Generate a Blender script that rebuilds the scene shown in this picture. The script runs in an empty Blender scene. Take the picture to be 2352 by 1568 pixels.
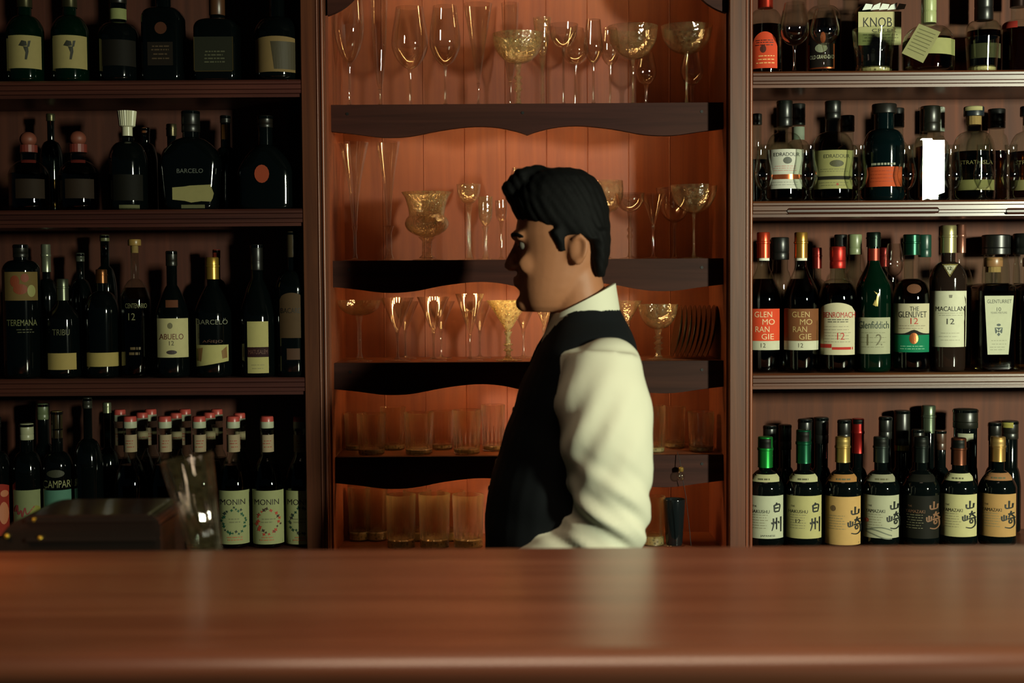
import bpy, bmesh, math, random
from mathutils import Vector, Matrix
from mathutils.geometry import tessellate_polygon

random.seed(7)
C = bpy.context.scene.collection
PI = math.pi
# ------------------------------------------------------------------ camera
F_PX = 3267.0
TILT, ROLL = math.radians(2.5), math.radians(-0.38)
CAMZ = 1.47
cam_d = bpy.data.cameras.new('camera')
cam_d.sensor_width = 36.0
cam_d.lens = F_PX / 2352 * 36
cam_d.clip_start = 0.05
cam_d.dof.use_dof = True
cam_d.dof.focus_distance = 3.0
cam_d.dof.aperture_fstop = 2.9
cam = bpy.data.objects.new('camera', cam_d)
C.objects.link(cam)
RM = (Matrix.Rotation(PI / 2 - TILT, 3, 'X') @ Matrix.Rotation(ROLL, 3, 'Z'))
cam.matrix_world = Matrix.Translation((0, 0, CAMZ)) @ RM.to_4x4()
bpy.context.scene.camera = cam

def P(px, py, Y):
    """point of the scene at depth Y that the photograph shows at pixel (px, py)"""
    d = RM @ Vector(((px - 1176) / F_PX, -(py - 784) / F_PX, -1))
    return Vector((0, 0, CAMZ)) + d * (Y / d.y)

# ------------------------------------------------------------------ world, lamps, exposure
w = bpy.data.worlds.new('world')
bpy.context.scene.world = w
w.use_nodes = True
w.node_tree.nodes['Background'].inputs[0].default_value = (0.30, 0.55, 0.70, 1)
w.node_tree.nodes['Background'].inputs[1].default_value = 0.016
vs = bpy.context.scene.view_settings
vs.view_transform = 'Standard'
vs.look = 'None'
vs.gamma = 1
vs.use_curve_mapping = False
vs.exposure = 0.0
cy = bpy.context.scene.cycles
cy.transparent_max_bounces = 32
cy.max_bounces = 14
cy.transmission_bounces = 12
cy.caustics_refractive = False
cy.caustics_reflective = False

def area(name, loc, target, sx, sy, power, col, spread=180):
    l = bpy.data.lights.new(name, 'AREA')
    l.shape = 'RECTANGLE'
    l.size, l.size_y = sx, sy
    l.energy = power
    l.color = col
    l.spread = math.radians(spread)
    o = bpy.data.objects.new(name, l)
    C.objects.link(o)
    o.location = loc
    o.rotation_euler = (Vector(target) - Vector(loc)).to_track_quat('-Z', 'Y').to_euler()
    return o
KEY = Vector((2.70, -0.62, 1.86))
area('key_lamp', KEY, (1.60, 2.9, 1.35), 0.22, 0.44, 71, (0.95, 1.0, 0.75), 90)
area('bar_lamp', (-0.90, 1.80, 1.42), (-0.86, 1.80, 1.1), 0.10, 0.10, 0.9, (1.0, 0.52, 0.24), 110)
area('ceiling_lamp', (0.2, 1.35, 2.75), (0.2, 1.55, 1.0), 1.4, 0.4, 5.5, (1.0, 0.74, 0.52), 75)

# ------------------------------------------------------------------ materials
def lin(h):
    if isinstance(h, str):
        h = h.lstrip('#')
        c = [int(h[i:i + 2], 16) / 255 for i in (0, 2, 4)]
        return tuple(x / 12.92 if x <= .04045 else ((x + .055) / 1.055) ** 2.4 for x in c) + (1,)
    return tuple(h) + (1,)
_m = {}
def pbr(col, rough=.5, metal=0., spec=.5, coat=0., bump=0., bscale=60., mottled=0.):
    k = ('p', col, rough, metal, spec, coat, bump, bscale, mottled)
    if k in _m: return _m[k]
    m = bpy.data.materials.new('pbr')
    m.use_nodes = True
    nt = m.node_tree
    b = nt.nodes['Principled BSDF']
    c = lin(col)
    b.inputs['Base Color'].default_value = c
    b.inputs['Roughness'].default_value = rough
    b.inputs['Metallic'].default_value = metal
    b.inputs['Specular IOR Level'].default_value = spec
    b.inputs['Coat Weight'].default_value = coat
    b.inputs['Coat Roughness'].default_value = .08
    if bump or mottled:
        tc = nt.nodes.new('ShaderNodeTexCoord')
        n = nt.nodes.new('ShaderNodeTexNoise')
        n.inputs['Scale'].default_value = bscale
        n.inputs['Detail'].default_value = 4
        nt.links.new(tc.outputs['Object'], n.inputs['Vector'])
        if bump:
            bp = nt.nodes.new('ShaderNodeBump')
            bp.inputs['Strength'].default_value = bump
            bp.inputs['Distance'].default_value = .002
            nt.links.new(n.outputs['Fac'], bp.inputs['Height'])
            nt.links.new(bp.outputs['Normal'], b.inputs['Normal'])
        if mottled:
            mx = nt.nodes.new('ShaderNodeMix'); mx.data_type = 'RGBA'
            mx.inputs[6].default_value = tuple(x * (1 - mottled) for x in c[:3]) + (1,)
            mx.inputs[7].default_value = c
            nt.links.new(n.outputs['Fac'], mx.inputs[0])
            nt.links.new(mx.outputs[2], b.inputs['Base Color'])
    _m[k] = m
    return m
def paper(col): return pbr(col, .7, 0, .12, 0, 0, 90., .14)
def ink(col): return pbr(col, .6, 0, .3)
def foil(col, rough=.32): return pbr(col, rough, .75)
def plastic(col): return pbr(col, .35, 0, .5)
DARKGLASS = pbr((.0015, .0025, .0025), .06, 0, .5)
GREENGLASS = pbr((.0006, .0065, .003), .06, 0, .5)
BROWNGLASS = pbr((.012, .007, .005), .06, 0, .5)
def thin(tint=(1, 1, 1), base=.045, pw=3.2, rough=.0, haze=0., cut=0.):
    """thin clear glass: see-through with a sheen that grows towards the edge"""
    k = ('t', tint, base, pw, rough, haze, cut)
    if k in _m: return _m[k]
    m = bpy.data.materials.new('thin_glass')
    m.use_nodes = True
    nt = m.node_tree
    nt.nodes.clear()
    out = nt.nodes.new('ShaderNodeOutputMaterial')
    lw = nt.nodes.new('ShaderNodeLayerWeight'); lw.inputs[0].default_value = .5
    po = nt.nodes.new('ShaderNodeMath'); po.operation = 'POWER'; po.inputs[1].default_value = pw
    ma = nt.nodes.new('ShaderNodeMath'); ma.operation = 'MULTIPLY_ADD'
    ma.inputs[1].default_value = .75; ma.inputs[2].default_value = base; ma.use_clamp = True
    tr = nt.nodes.new('ShaderNodeBsdfTransparent'); tr.inputs[0].default_value = tint + (1,)
    gl = nt.nodes.new('ShaderNodeBsdfGlossy'); gl.inputs['Roughness'].default_value = rough
    mx = nt.nodes.new('ShaderNodeMixShader')
    L = nt.links.new
    L(lw.outputs['Facing'], po.inputs[0]); L(po.outputs[0], ma.inputs[0]); L(ma.outputs[0], mx.inputs[0])
    src = tr.outputs[0]
    if cut:     # cut or etched surface: facets that glitter
        tcc = nt.nodes.new('ShaderNodeTexCoord')
        vc = nt.nodes.new('ShaderNodeTexVoronoi'); vc.inputs['Scale'].default_value = 210; vc.feature = 'SMOOTH_F1'
        bp = nt.nodes.new('ShaderNodeBump'); bp.inputs['Strength'].default_value = cut; bp.inputs['Distance'].default_value = .003
        L(tcc.outputs['Object'], vc.inputs['Vector']); L(vc.outputs['Distance'], bp.inputs['Height'])
        L(bp.outputs['Normal'], gl.inputs['Normal'])
    if haze:  # yellow scatter colour stands in for the golden lamp glow on clear glass
        df = nt.nodes.new('ShaderNodeBsdfTranslucent'); df.inputs[0].default_value = (.95, .80, .38, 1)
        d2 = nt.nodes.new('ShaderNodeBsdfDiffuse'); d2.inputs[0].default_value = (.95, .80, .38, 1)
        ad = nt.nodes.new('ShaderNodeMixShader'); ad.inputs[0].default_value = .5
        L(df.outputs[0], ad.inputs[1]); L(d2.outputs[0], ad.inputs[2])
        hz = nt.nodes.new('ShaderNodeMixShader'); hz.inputs[0].default_value = haze
        tc = nt.nodes.new('ShaderNodeTexCoord')
        vo = nt.nodes.new('ShaderNodeTexVoronoi'); vo.inputs['Scale'].default_value = 120
        L(tc.outputs['Object'], vo.inputs['Vector'])
        mh = nt.nodes.new('ShaderNodeMath'); mh.operation = 'MULTIPLY'; mh.inputs[1].default_value = haze * 2.2
        L(vo.outputs['Distance'], mh.inputs[0]); L(mh.outputs[0], hz.inputs[0])
        L(tr.outputs[0], hz.inputs[1]); L(ad.outputs[0], hz.inputs[2])
        src = hz.outputs[0]
    L(src, mx.inputs[1]); L(gl.outputs[0], mx.inputs[2]); L(mx.outputs[0], out.inputs[0])
    _m[k] = m
    return m
def solidglass(tint=(1, .99, .95), rough=0., clear=0., glow=0.):
    k = ('g', tint, rough, clear, glow)
    if k in _m: return _m[k]
    m = bpy.data.materials.new('crystal_glass')
    m.use_nodes = True
    nt = m.node_tree
    nt.nodes.clear()
    out = nt.nodes.new('ShaderNodeOutputMaterial')
    g = nt.nodes.new('ShaderNodeBsdfGlass')
    g.inputs['Color'].default_value = tint + (1,)
    g.inputs['IOR'].default_value = 1.5
    g.inputs['Roughness'].default_value = rough
    src = g.outputs[0]
    if glow:    # golden lamp glow put into the crystal as a yellow scattering colour
        d = nt.nodes.new('ShaderNodeBsdfTranslucent'); d.inputs[0].default_value = (.95, .80, .38, 1)
        x = nt.nodes.new('ShaderNodeMixShader'); x.inputs[0].default_value = glow
        nt.links.new(src, x.inputs[1]); nt.links.new(d.outputs[0], x.inputs[2]); src = x.outputs[0]
    if clear:
        t = nt.nodes.new('ShaderNodeBsdfTransparent')
        x = nt.nodes.new('ShaderNodeMixShader'); x.inputs[0].default_value = clear
        nt.links.new(src, x.inputs[1]); nt.links.new(t.outputs[0], x.inputs[2]); src = x.outputs[0]
    nt.links.new(src, out.inputs[0])
    _m[k] = m
    return m
CLEAR = thin((.99, .99, .965), .085, 2.4)
BOTTLECLEAR = thin((.90, .95, .90), .05, 3.0)
ETCHED = thin((.98, .97, .90), .14, 2.2, .01, .11, .7)
CRYSTAL = solidglass((1, .985, .93), 0., .34, .05)
STEMG = thin((.96, .96, .91), .12, 1.8, .01)
def liquid(c): return thin(c, .02, 4.0, .02)
WHISKY = (.16, .070, .022); AMBER = (.30, .10, .025); PALE = (.55, .38, .12); WATER = (.80, .86, .80)

def wood(dark, light, axis='X', rough=.4, scale=1., coat=0., bump=.15, spec=.5):
    k = ('w', dark, light, axis, rough, scale, coat, bump, spec)
    if k in _m: return _m[k]
    m = bpy.data.materials.new('wood')
    m.use_nodes = True
    nt = m.node_tree
    b = nt.nodes['Principled BSDF']
    tc = nt.nodes.new('ShaderNodeTexCoord')
    mp = nt.nodes.new('ShaderNodeMapping')
    s = [26 * scale] * 3
    s['XYZ'.index(axis)] = 1.1 * scale
    mp.inputs['Scale'].default_value = s
    n1 = nt.nodes.new('ShaderNodeTexNoise'); n1.inputs['Scale'].default_value = 1.6
    n1.inputs['Detail'].default_value = 7; n1.inputs['Roughness'].default_value = .62
    n1.inputs['Distortion'].default_value = .6
    n2 = nt.nodes.new('ShaderNodeTexNoise'); n2.inputs['Scale'].default_value = 2.2
    n2.inputs['Detail'].default_value = 2
    cr = nt.nodes.new('ShaderNodeValToRGB')
    cr.color_ramp.elements[0].position = .30; cr.color_ramp.elements[0].color = lin(dark)
    cr.color_ramp.elements[1].position = .72; cr.color_ramp.elements[1].color = lin(light)
    mx = nt.nodes.new('ShaderNodeMix'); mx.data_type = 'RGBA'; mx.blend_type = 'MULTIPLY'
    mx.inputs[0].default_value = .35
    L = nt.links.new
    L(tc.outputs['Object'], mp.inputs['Vector']); L(mp.outputs[0], n1.inputs['Vector'])
    L(tc.outputs['Object'], n2.inputs['Vector'])
    L(n1.outputs['Fac'], cr.inputs[0]); L(cr.outputs[0], mx.inputs[6]); L(n2.outputs['Color'], mx.inputs[7])
    L(mx.outputs[2], b.inputs['Base Color'])
    bp = nt.nodes.new('ShaderNodeBump'); bp.inputs['Strength'].default_value = bump
    bp.inputs['Distance'].default_value = .001
    L(n1.outputs['Fac'], bp.inputs['Height']); L(bp.outputs[0], b.inputs['Normal'])
    b.inputs['Roughness'].default_value = rough
    b.inputs['Coat Weight'].default_value = coat
    b.inputs['Specular IOR Level'].default_value = spec
    b.inputs['Coat Roughness'].default_value = .16
    _m[k] = m
    return m
WD, WL = '#412012', '#6b3b20'
WOOD_H = wood(WD, WL, 'X', .33, 1., .12)
WOOD_VAL = wood('#2c130d', '#44231a', 'X', .6, spec=.15)
WOOD_LH = wood('#381b16', '#582e24', 'X', .40)  # left unit woods coloured darker to stand for the weaker light there
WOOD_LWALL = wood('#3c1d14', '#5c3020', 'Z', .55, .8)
WOOD_V = wood(WD, WL, 'Z', .40)
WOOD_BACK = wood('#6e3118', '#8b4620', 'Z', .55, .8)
WOOD_WALL = wood('#431f0f', '#643218', 'Z', .6, .8, spec=.2)
WOOD_BAR = wood('#683a27', '#8c5a42', 'X', .30, .6, .1, .04)

# ------------------------------------------------------------------ mesh helpers
def link(name, V, Fs, mat, parent=None, smooth=False, loc=None):
    me = bpy.data.meshes.new(name)
    me.from_pydata([tuple(v) for v in V], [], Fs)
    if mat: me.materials.append(mat)
    if smooth:
        me.polygons.foreach_set('use_smooth', [True] * len(me.polygons))
    me.update()
    o = bpy.data.objects.new(name, me)
    C.objects.link(o)
    if parent: o.parent = parent
    if loc: o.location = loc
    return o
def sharp(o, deg=35):
    me = o.data
    bm = bmesh.new(); bm.from_mesh(me)
    bmesh.ops.recalc_face_normals(bm, faces=bm.faces)
    for f in bm.faces: f.smooth = True
    for e in bm.edges:
        if len(e.link_faces) == 2 and e.calc_face_angle(0) > math.radians(deg): e.smooth = False
    bm.to_mesh(me); bm.free()
    return o
def thing(name, label, cat, loc=(0, 0, 0), rz=0, group=None):
    o = bpy.data.objects.new(name, None)
    o.empty_display_size = .02
    C.objects.link(o)
    o.location = loc
    o.rotation_euler = (0, 0, rz)
    o['label'] = label; o['category'] = cat
    if group: o['group'] = group
    return o
def tag(o, label, cat, group=None):
    o['label'] = label; o['category'] = cat
    if group: o['group'] = group
    return o
def struct(o): o['kind'] = 'structure'; return o
def add(*parts):
    V, Fs = [], []
    for v, f in parts:
        n = len(V); V += list(v); Fs += [tuple(i + n for i in q) for q in f]
    return V, Fs
def box(x0, x1, y0, y1, z0, z1):
    V = [(x0, y0, z0), (x1, y0, z0), (x1, y1, z0), (x0, y1, z0), (x0, y0, z1), (x1, y0, z1), (x1, y1, z1), (x0, y1, z1)]
    return V, [(0, 3, 2, 1), (4, 5, 6, 7), (0, 1, 5, 4), (1, 2, 6, 5), (2, 3, 7, 6), (3, 0, 4, 7)]
def bevel(o, r, seg=2):
    bm = bmesh.new(); bm.from_mesh(o.data)
    bmesh.ops.recalc_face_normals(bm, faces=bm.faces)
    bmesh.ops.bevel(bm, geom=list(bm.edges), offset=r, segments=seg, affect='EDGES', profile=.7)
    bm.to_mesh(o.data); bm.free()
    return o
def loft(rings, cap0=True, cap1=True):
    n = len(rings[0]); V = [p for r in rings for p in r]; Fs = []
    for i in range(len(rings) - 1):
        for j in range(n):
            k = (j + 1) % n
            Fs.append((i * n + j, i * n + k, (i + 1) * n + k, (i + 1) * n + j))
    if cap0: Fs.append(tuple(range(n))[::-1])
    if cap1: Fs.append(tuple((len(rings) - 1) * n + j for j in range(n)))
    return V, Fs
def ring(z, rx, ry=None, e=2., seg=28, cx=0, cy=0):
    ry = rx if ry is None else ry
    out = []
    for j in range(seg):
        a = 2 * PI * (j + .5) / seg
        c, s = math.cos(a), math.sin(a)
        out.append((cx + rx * math.copysign(abs(c) ** (2 / e), c), cy + ry * math.copysign(abs(s) ** (2 / e), s), z))
    return out
def lathe(prof, seg=28):
    return loft([ring(z, max(r, .0001), seg=seg) for r, z in prof])
def interp(pts, n):
    """Catmull-Rom through points"""
    if len(pts) < 3: return [tuple(a + (b - a) * i / n for a, b in zip(*pts)) for i in range(n + 1)]
    out = []
    Q = [pts[0]] + list(pts) + [pts[-1]]
    for i in range(1, len(Q) - 2):
        for k in range(n):
            t = k / n
            out.append(tuple(.5 * (2 * b + (c - a) * t + (2 * a - 5 * b + 4 * c - d) * t * t + (3 * b - a - 3 * c + d) * t ** 3)
                             for a, b, c, d in zip(Q[i - 1], Q[i], Q[i + 1], Q[i + 2])))
    out.append(tuple(pts[-1]))
    return out
def tube(path, radii, seg=10, flat=1.0):
    path = [Vector(p) for p in path]
    rings = []
    up = Vector((0, 1, 0.01))
    for i, p in enumerate(path):
        t = (path[min(i + 1, len(path) - 1)] - path[max(i - 1, 0)]).normalized()
        u = (up - t * up.dot(t)).normalized(); v = t.cross(u)
        rings.append([tuple(p + (u * math.cos(2 * PI * j / seg) * flat + v * math.sin(2 * PI * j / seg)) * radii[i]) for j in range(seg)])
    return loft(rings)
def ball(c, rx, ry=None, rz=None, seg=14, rows=8):
    ry = rx if ry is None else ry; rz = rx if rz is None else rz
    rings = []
    for i in range(1, rows):
        a = PI * i / rows
        rings.append([(c[0] + rx * math.sin(a) * math.cos(2 * PI * j / seg), c[1] + ry * math.sin(a) * math.sin(2 * PI * j / seg), c[2] - rz * math.cos(a)) for j in range(seg)])
    return loft(rings)
_tx = {}
def text_mesh(s):
    if s in _tx: return _tx[s]
    cu = bpy.data.curves.new('text', 'FONT')
    cu.body = s; cu.size = 1; cu.resolution_u = 3
    o = bpy.data.objects.new('text', cu)
    C.objects.link(o)
    me = bpy.data.meshes.new_from_object(o.evaluated_get(bpy.context.evaluated_depsgraph_get()))
    V = [(v.co.x, v.co.y) for v in me.vertices]; Fs = [tuple(p.vertices) for p in me.polygons]
    bpy.data.objects.remove(o); bpy.data.curves.remove(cu); bpy.data.meshes.remove(me)
    xs = [v[0] for v in V]; ys = [v[1] for v in V]
    x0, x1, y0, y1 = min(xs), max(xs), min(ys), max(ys)
    _tx[s] = ([((x - x0) / (x1 - x0) - .5, (y - y0) / (y1 - y0) - .5) for x, y in V], Fs, (x1 - x0) / (y1 - y0))
    return _tx[s]

# ------------------------------------------------------------------ levels and depths
FR = 2.94           # front plane of posts and bottle shelves
BW = 3.160          # back wall of the bottle shelves
CV = 3.00           # plane of the scalloped valances
CB = 3.22           # back wall of the glass cabinet
def zat(py, px, Y): return P(px, py, Y).z
ZR = [zat(162, 2040, FR), zat(460, 2040, FR), zat(856, 2040, FR), zat(1259, 2040, FR)]
ZC = [zat(238, 1200, CV), zat(596, 1200, CV), zat(831, 1200, CV), zat(1047, 1200, CV), zat(1266, 1200, CV)]
ZL = [zat(184, 350, FR), zat(481, 350, FR), zat(869, 350, FR), zat(1264, 350, FR)]
ZBAR = zat(1258, 1176, 1.96)
XP1a, XP1b = P(697, 640, FR).x, P(752, 640, FR).x
XP2a, XP2b = P(1676, 640, FR).x, P(1729, 640, FR).x
ZTOP = zat(-190, 1176, FR)
XL, XR = -1.62, 1.62

# ------------------------------------------------------------------ room shell
o = struct(link('floor', *box(-4, 4, -2.5, 3.6, -.05, 0), pbr('#2c1c16', .5, 0, .4, 0, .2, 20., .4)))
o = struct(link('wall_back', *box(-4, 4, 3.30, 3.45, 0, 2.9), pbr('#4a2c20', .8, 0, .2, 0, .1, 30., .2)))
o = struct(link('ceiling', *box(-4, 4, -2.5, 3.6, 2.9, 2.98), pbr('#2a211c', .9, 0, .1)))

# ------------------------------------------------------------------ cabinets
def shelf_board(x0, x1, z, h, parent, name='shelf', mould=True, y0=FR, y1=BW, mat=None):
    # profile in (y, z), moulded front edge with two grooves and a lip
    if mould:
        pr = [(y1, 0), (y0 + .004, 0), (y0, -.004), (y0, -.0085), (y0 + .003, -.0095), (y0, -.0105), (y0, -.019),
              (y0 + .003, -.020), (y0, -.021), (y0, -h * .78), (y0 + .006, -h * .82), (y0 + .006, -h), (y1, -h)]
    else:
        pr = [(y1, 0), (y0 + .003, 0), (y0, -.003), (y0, -h + .004), (y0 + .004, -h), (y1, -h)]
    rings = [[(x, y, z + dz) for y, dz in pr] for x in (x0, x1)]
    return sharp(link(name, *loft(rings), mat or WOOD_H, parent), 20)
hR = zat(162, 2040, FR) - zat(199, 2040, FR)
# right-hand bottle shelving
cabR = thing('bottle_shelving', 'reddish wooden bottle shelving holding whisky, right of the lit glass cabinet', 'shelving', (0, 0, 0))
XS2 = P(1702, 640, FR).x
link('back_panel', *box(XS2, XR, BW, BW + .02, 0, ZTOP), WOOD_WALL, cabR)
link('side_panel', *box(XP2b - .036, XP2b - .028, FR + .022, BW, 0, ZTOP), WOOD_V, cabR)
link('side_panel', *box(XR, XR + .02, FR, BW + .02, 0, ZTOP), WOOD_V, cabR)
for i, z in enumerate(ZR):
    s = shelf_board(XP2b + .0005, XR, z, hR, cabR)
    link('shelf_cleat', *box(XP2b - .0275, XP2b + .0005, FR + .022, BW, z - hR, z), WOOD_H, cabR)
    # carved flutes with rounded ends on the front edge
    if i == 1:
        for a, b in ((1808, 2157), (2311, 2660)):
            p0, p1 = P(a, 484, FR), P(b, 483, FR)
            r = .0042
            oval = [(p0.x + r, r), (p1.x - r, r)] + [(p1.x - r + r * math.sin(t), r * math.cos(t)) for t in (.5, 1., 1.57, 2.1, 2.6)] + \
                   [(p1.x - r, -r), (p0.x + r, -r)] + [(p0.x + r - r * math.sin(t), -r * math.cos(t)) for t in (.5, 1., 1.57, 2.1, 2.6)]
            zc = (p0.z + p1.z) / 2
            n = len(oval)
            V, Fs = loft([[(x, FR - .0022, zc + zz) for x, zz in oval], [(x, FR - .0004, zc + zz * 1.5) for x, zz in oval]], False, False)
            sharp(link('carved_flute', V, Fs, wood('#35170f', '#562a1b', 'X', .4), s), 30)
            V, Fs = loft([[(x, FR - .0004, zc + zz * .5) for x, zz in oval], [(x, FR - .0022, zc + zz) for x, zz in oval]], True, False)
            link('carved_flute', V, Fs, wood('#2a120c', '#452116', 'X', .4), s)
link('plinth', *box(XP2b - .002, XR, FR + .01, FR + .03, 0, ZR[3] - hR), WOOD_H, cabR)
# left-hand bottle shelving
cabL = thing('bottle_shelving', 'dark shadowed wooden bottle shelving left of the lit glass cabinet', 'shelving', (0, 0, 0))
hL = zat(184, 350, FR) - zat(224, 350, FR)
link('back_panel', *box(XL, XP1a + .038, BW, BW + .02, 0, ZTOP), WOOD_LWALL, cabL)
link('side_panel', *box(XP1a + .030, XP1a + .038, FR + .022, BW, 0, ZTOP), WOOD_V, cabL)
link('side_panel', *box(XL - .02, XL, FR, BW + .02, 0, ZTOP), WOOD_V, cabL)
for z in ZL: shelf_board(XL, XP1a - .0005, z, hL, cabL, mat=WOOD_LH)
for z in ZL: link('shelf_cleat', *box(XP1a - .0005, XP1a + .0295, FR + .022, BW, z - hL, z), WOOD_H, cabL)
link('plinth', *box(XL, XP1a + .016, FR + .01, FR + .03, 0, ZL[3] - hL), WOOD_H, cabL)
# centre cabinet
cabC = thing('glass_cabinet', 'wooden glass cabinet with scalloped shelf edges lit warm orange inside', 'cabinet', (0, 0, 0))
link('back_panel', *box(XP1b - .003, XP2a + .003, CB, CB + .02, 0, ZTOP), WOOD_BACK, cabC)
for k in range(1, 9):       # shallow tongue-and-groove joints of the back panel
    x = XP1b + (XP2a - XP1b) * k / 9
    link('joint_bead', *loft([[(x - .0015, CB, z), (x, CB - .0012, z), (x + .0015, CB, z)] for z in (ZC[4], ZTOP)]), WOOD_BACK, cabC)
for xa, xb in ((XP1a, XP1b), (XP2a, XP2b)):
    own = cabL if xa < 0 else cabR
    ps = bevel(link('post', *box(xa, xb, FR, FR + .02, 0, ZTOP), WOOD_V, own), .0015, 1)
    xx = xb - .006 if xa < 0 else xb - .004
    for dx, r in ((0, .0035), (-.010 if xa < 0 else -.0085, .002)):
        V, Fs = loft([[(xx + dx + r * math.cos(t), FR - r * .9 * math.sin(t), z) for t in [PI * q / 6 for q in range(7)]] for z in (.02, ZTOP - .01)])
        sharp(link('bead_moulding', V, Fs, wood('#5c2e1c', '#8a4c30', 'Z', .35), ps), 50)
link('side_panel', *box(XP1b - .004, XP1b + .004, FR + .021, CB, 0, ZTOP), WOOD_BACK, cabC)
link('side_panel', *box(XP2a - .004, XP2a + .004, FR + .021, CB, 0, ZTOP), WOOD_BACK, cabC)
# scalloped valances, shelves, LED strips, screws
SC = [(0, 60), (.06, 66), (.13, 74), (.2, 72), (.28, 59), (.36, 51), (.42, 53), (.47, 62), (.5, 71)]
PXM = CV / F_PX
LEDM = bpy.data.materials.new('led_glow'); LEDM.use_nodes = True
b_ = LEDM.node_tree.nodes['Principled BSDF']
b_.inputs['Emission Color'].default_value = (1, .60, .24, 1)
b_.inputs['Emission Strength'].default_value = 80
b_.inputs['Base Color'].default_value = (.8, .7, .4, 1)
VX0, VX1 = XP1b + .004, XP2a - .004
def valance(z, dz=0.):
    top = []; bot = []
    pts = interp(SC, 4)
    pts = pts + [(1 - s, y) for s, y in reversed(pts[:-1])]
    for s, y in pts:
        top.append((VX0 + (VX1 - VX0) * s, z)); bot.append((VX0 + (VX1 - VX0) * s, z - y * PXM))
    V = []; Fs = []
    n = len(top)
    for yy in (CV, CV + .018):
        V += [(x, yy, zz) for x, zz in top] + [(x, yy, zz) for x, zz in bot]
    q = 2 * n
    for i in range(n - 1):
        Fs += [(i, n + i, n + i + 1, i + 1), (q + i, q + i + 1, q + n + i + 1, q + n + i),
               (i, i + 1, q + i + 1, q + i), (n + i, q + n + i, q + n + i + 1, n + i + 1)]
    Fs += [(0, q, q + n, n), (n - 1, 2 * n - 1, q + 2 * n - 1, q + n - 1)]
    return sharp(link('valance', V, Fs, WOOD_VAL, cabC), 40)
ZV0 = zat(-150, 1200, CV)
LEDX = (P(890, 300, CV).x, P(1500, 300, CV).x)
def led_strip(z, n=28):
    y = CV + .034
    st = link('light_string', *box(LEDX[0] - .01, LEDX[1] + .01, y - .005, y + .005, z - .003, z), plastic('#d8cfb8'), cabC)
    V = []; Fs = []
    for i in range(n):
        x = LEDX[0] + (LEDX[1] - LEDX[0]) * i / (n - 1)
        v, f = box(x - .002, x + .002, y - .002, y + .002, z - .017, z - .003)
        k = len(V); V += v; Fs += [tuple(a + k for a in g) for g in f]
    link('bulb_row', V, Fs, LEDM, st)
for i, z in enumerate([ZV0] + ZC[:4]):
    v = valance(z)
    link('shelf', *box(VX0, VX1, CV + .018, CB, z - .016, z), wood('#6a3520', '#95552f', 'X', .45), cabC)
    led_strip(z - .016, 30 if i == 0 else 36)
    for px in (802, 1203, 1612):
        sx = P(px, 640, CV).x
        V, Fs = loft([[(sx + .0032 * math.cos(t * PI / 5), CV - d, z - .019 + .0032 * math.sin(t * PI / 5)) for t in range(10)] for d in (-.001, .0012)])
        link('screw', V, Fs, pbr('#15110f', .5, .4), v)
link('shelf', *box(VX0, VX1, CV, CB, ZC[4] - .02, ZC[4]), wood('#6a3520', '#95552f', 'X', .45), cabC)
link('plinth', *box(VX0, VX1, FR + .03, FR + .05, 0, ZC[4] - .02), WOOD_H, cabC)
for sgn, x in ((1, XP1b), (-1, XP2a)):      # curved corner brackets under the top arch
    zz = P(760, 32, FR).z
    arc = [(x, zz)] + [(x + sgn * .085 * t, zz + .075 * (1 - math.sqrt(1 - .98 * t * t)) + .02 * t) for t in [q / 8 for q in range(1, 9)]] + [(x + sgn * .085, ZTOP), (x, ZTOP)]
    V, Fs = loft([[(a, yy, b) for a, b in arc] for yy in (FR + .021, FR + .036)])
    sharp(link('corner_bracket', V, Fs, WOOD_VAL, cabC), 40)
# crown board closing the three units at the top
link('top_board', *box(XP1b, XP2a, FR, CB + .02, ZTOP, ZTOP + .03), WOOD_H, cabC)
link('top_board', *box(XL, XP1b - .005, FR, BW + .02, ZTOP, ZTOP + .03), WOOD_H, cabL)
link('top_board', *box(XP2a + .005, XR, FR, BW + .02, ZTOP, ZTOP + .03), WOOD_H, cabR)

# ------------------------------------------------------------------ bar counter
bar = thing('bar_counter', 'long glossy reddish-brown wooden bar counter across the foreground', 'counter', (0, 0, 0))
BN = 1.36
o = link('worktop', *box(-2.3, 2.3, BN + .05, 1.96, ZBAR - .045, ZBAR), WOOD_BAR, bar); bevel(o, .003, 2)
pr = []
for q in range(13):     # raised rounded armrest rail along the guests' edge
    a = -PI * .45 + (PI * 1.45) * q / 12
    pr.append((BN + .032 - .034 * math.cos(a - PI * 0.0) , ZBAR - .012 + .021 * math.sin(a)))
pr += [(BN + .066, ZBAR - .06), (BN + .02, ZBAR - .06)]
V, Fs = loft([[(x, y, z) for y, z in pr] for x in (-2.3, 2.3)])
sharp(link('edge_rail', V, Fs, wood('#683a27', '#8c5a42', 'X', .34, .6, .1, .03), bar), 40)
link('front_panel', *box(-2.3, 2.3, BN + .10, BN + .13, 0, ZBAR - .045), WOOD_H, bar)
bench = thing('back_bench', 'low dark steel work bench hidden behind the bar counter', 'bench', (0, 0, 0))
ZB = zat(1330, 300, 2.1)
bevel(link('bench_top', *box(-1.6, .9, 1.975, 2.21, ZB - .03, ZB), pbr('#1a1c1e', .4, .6), bench), .003, 1)
for x in (-1.5, -.4, .8):
    for y in (2.0, 2.18): link('leg', *box(x - .015, x + .015, y - .015, y + .015, 0, ZB - .03), pbr('#1a1c1e', .4, .6), bench)

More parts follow.
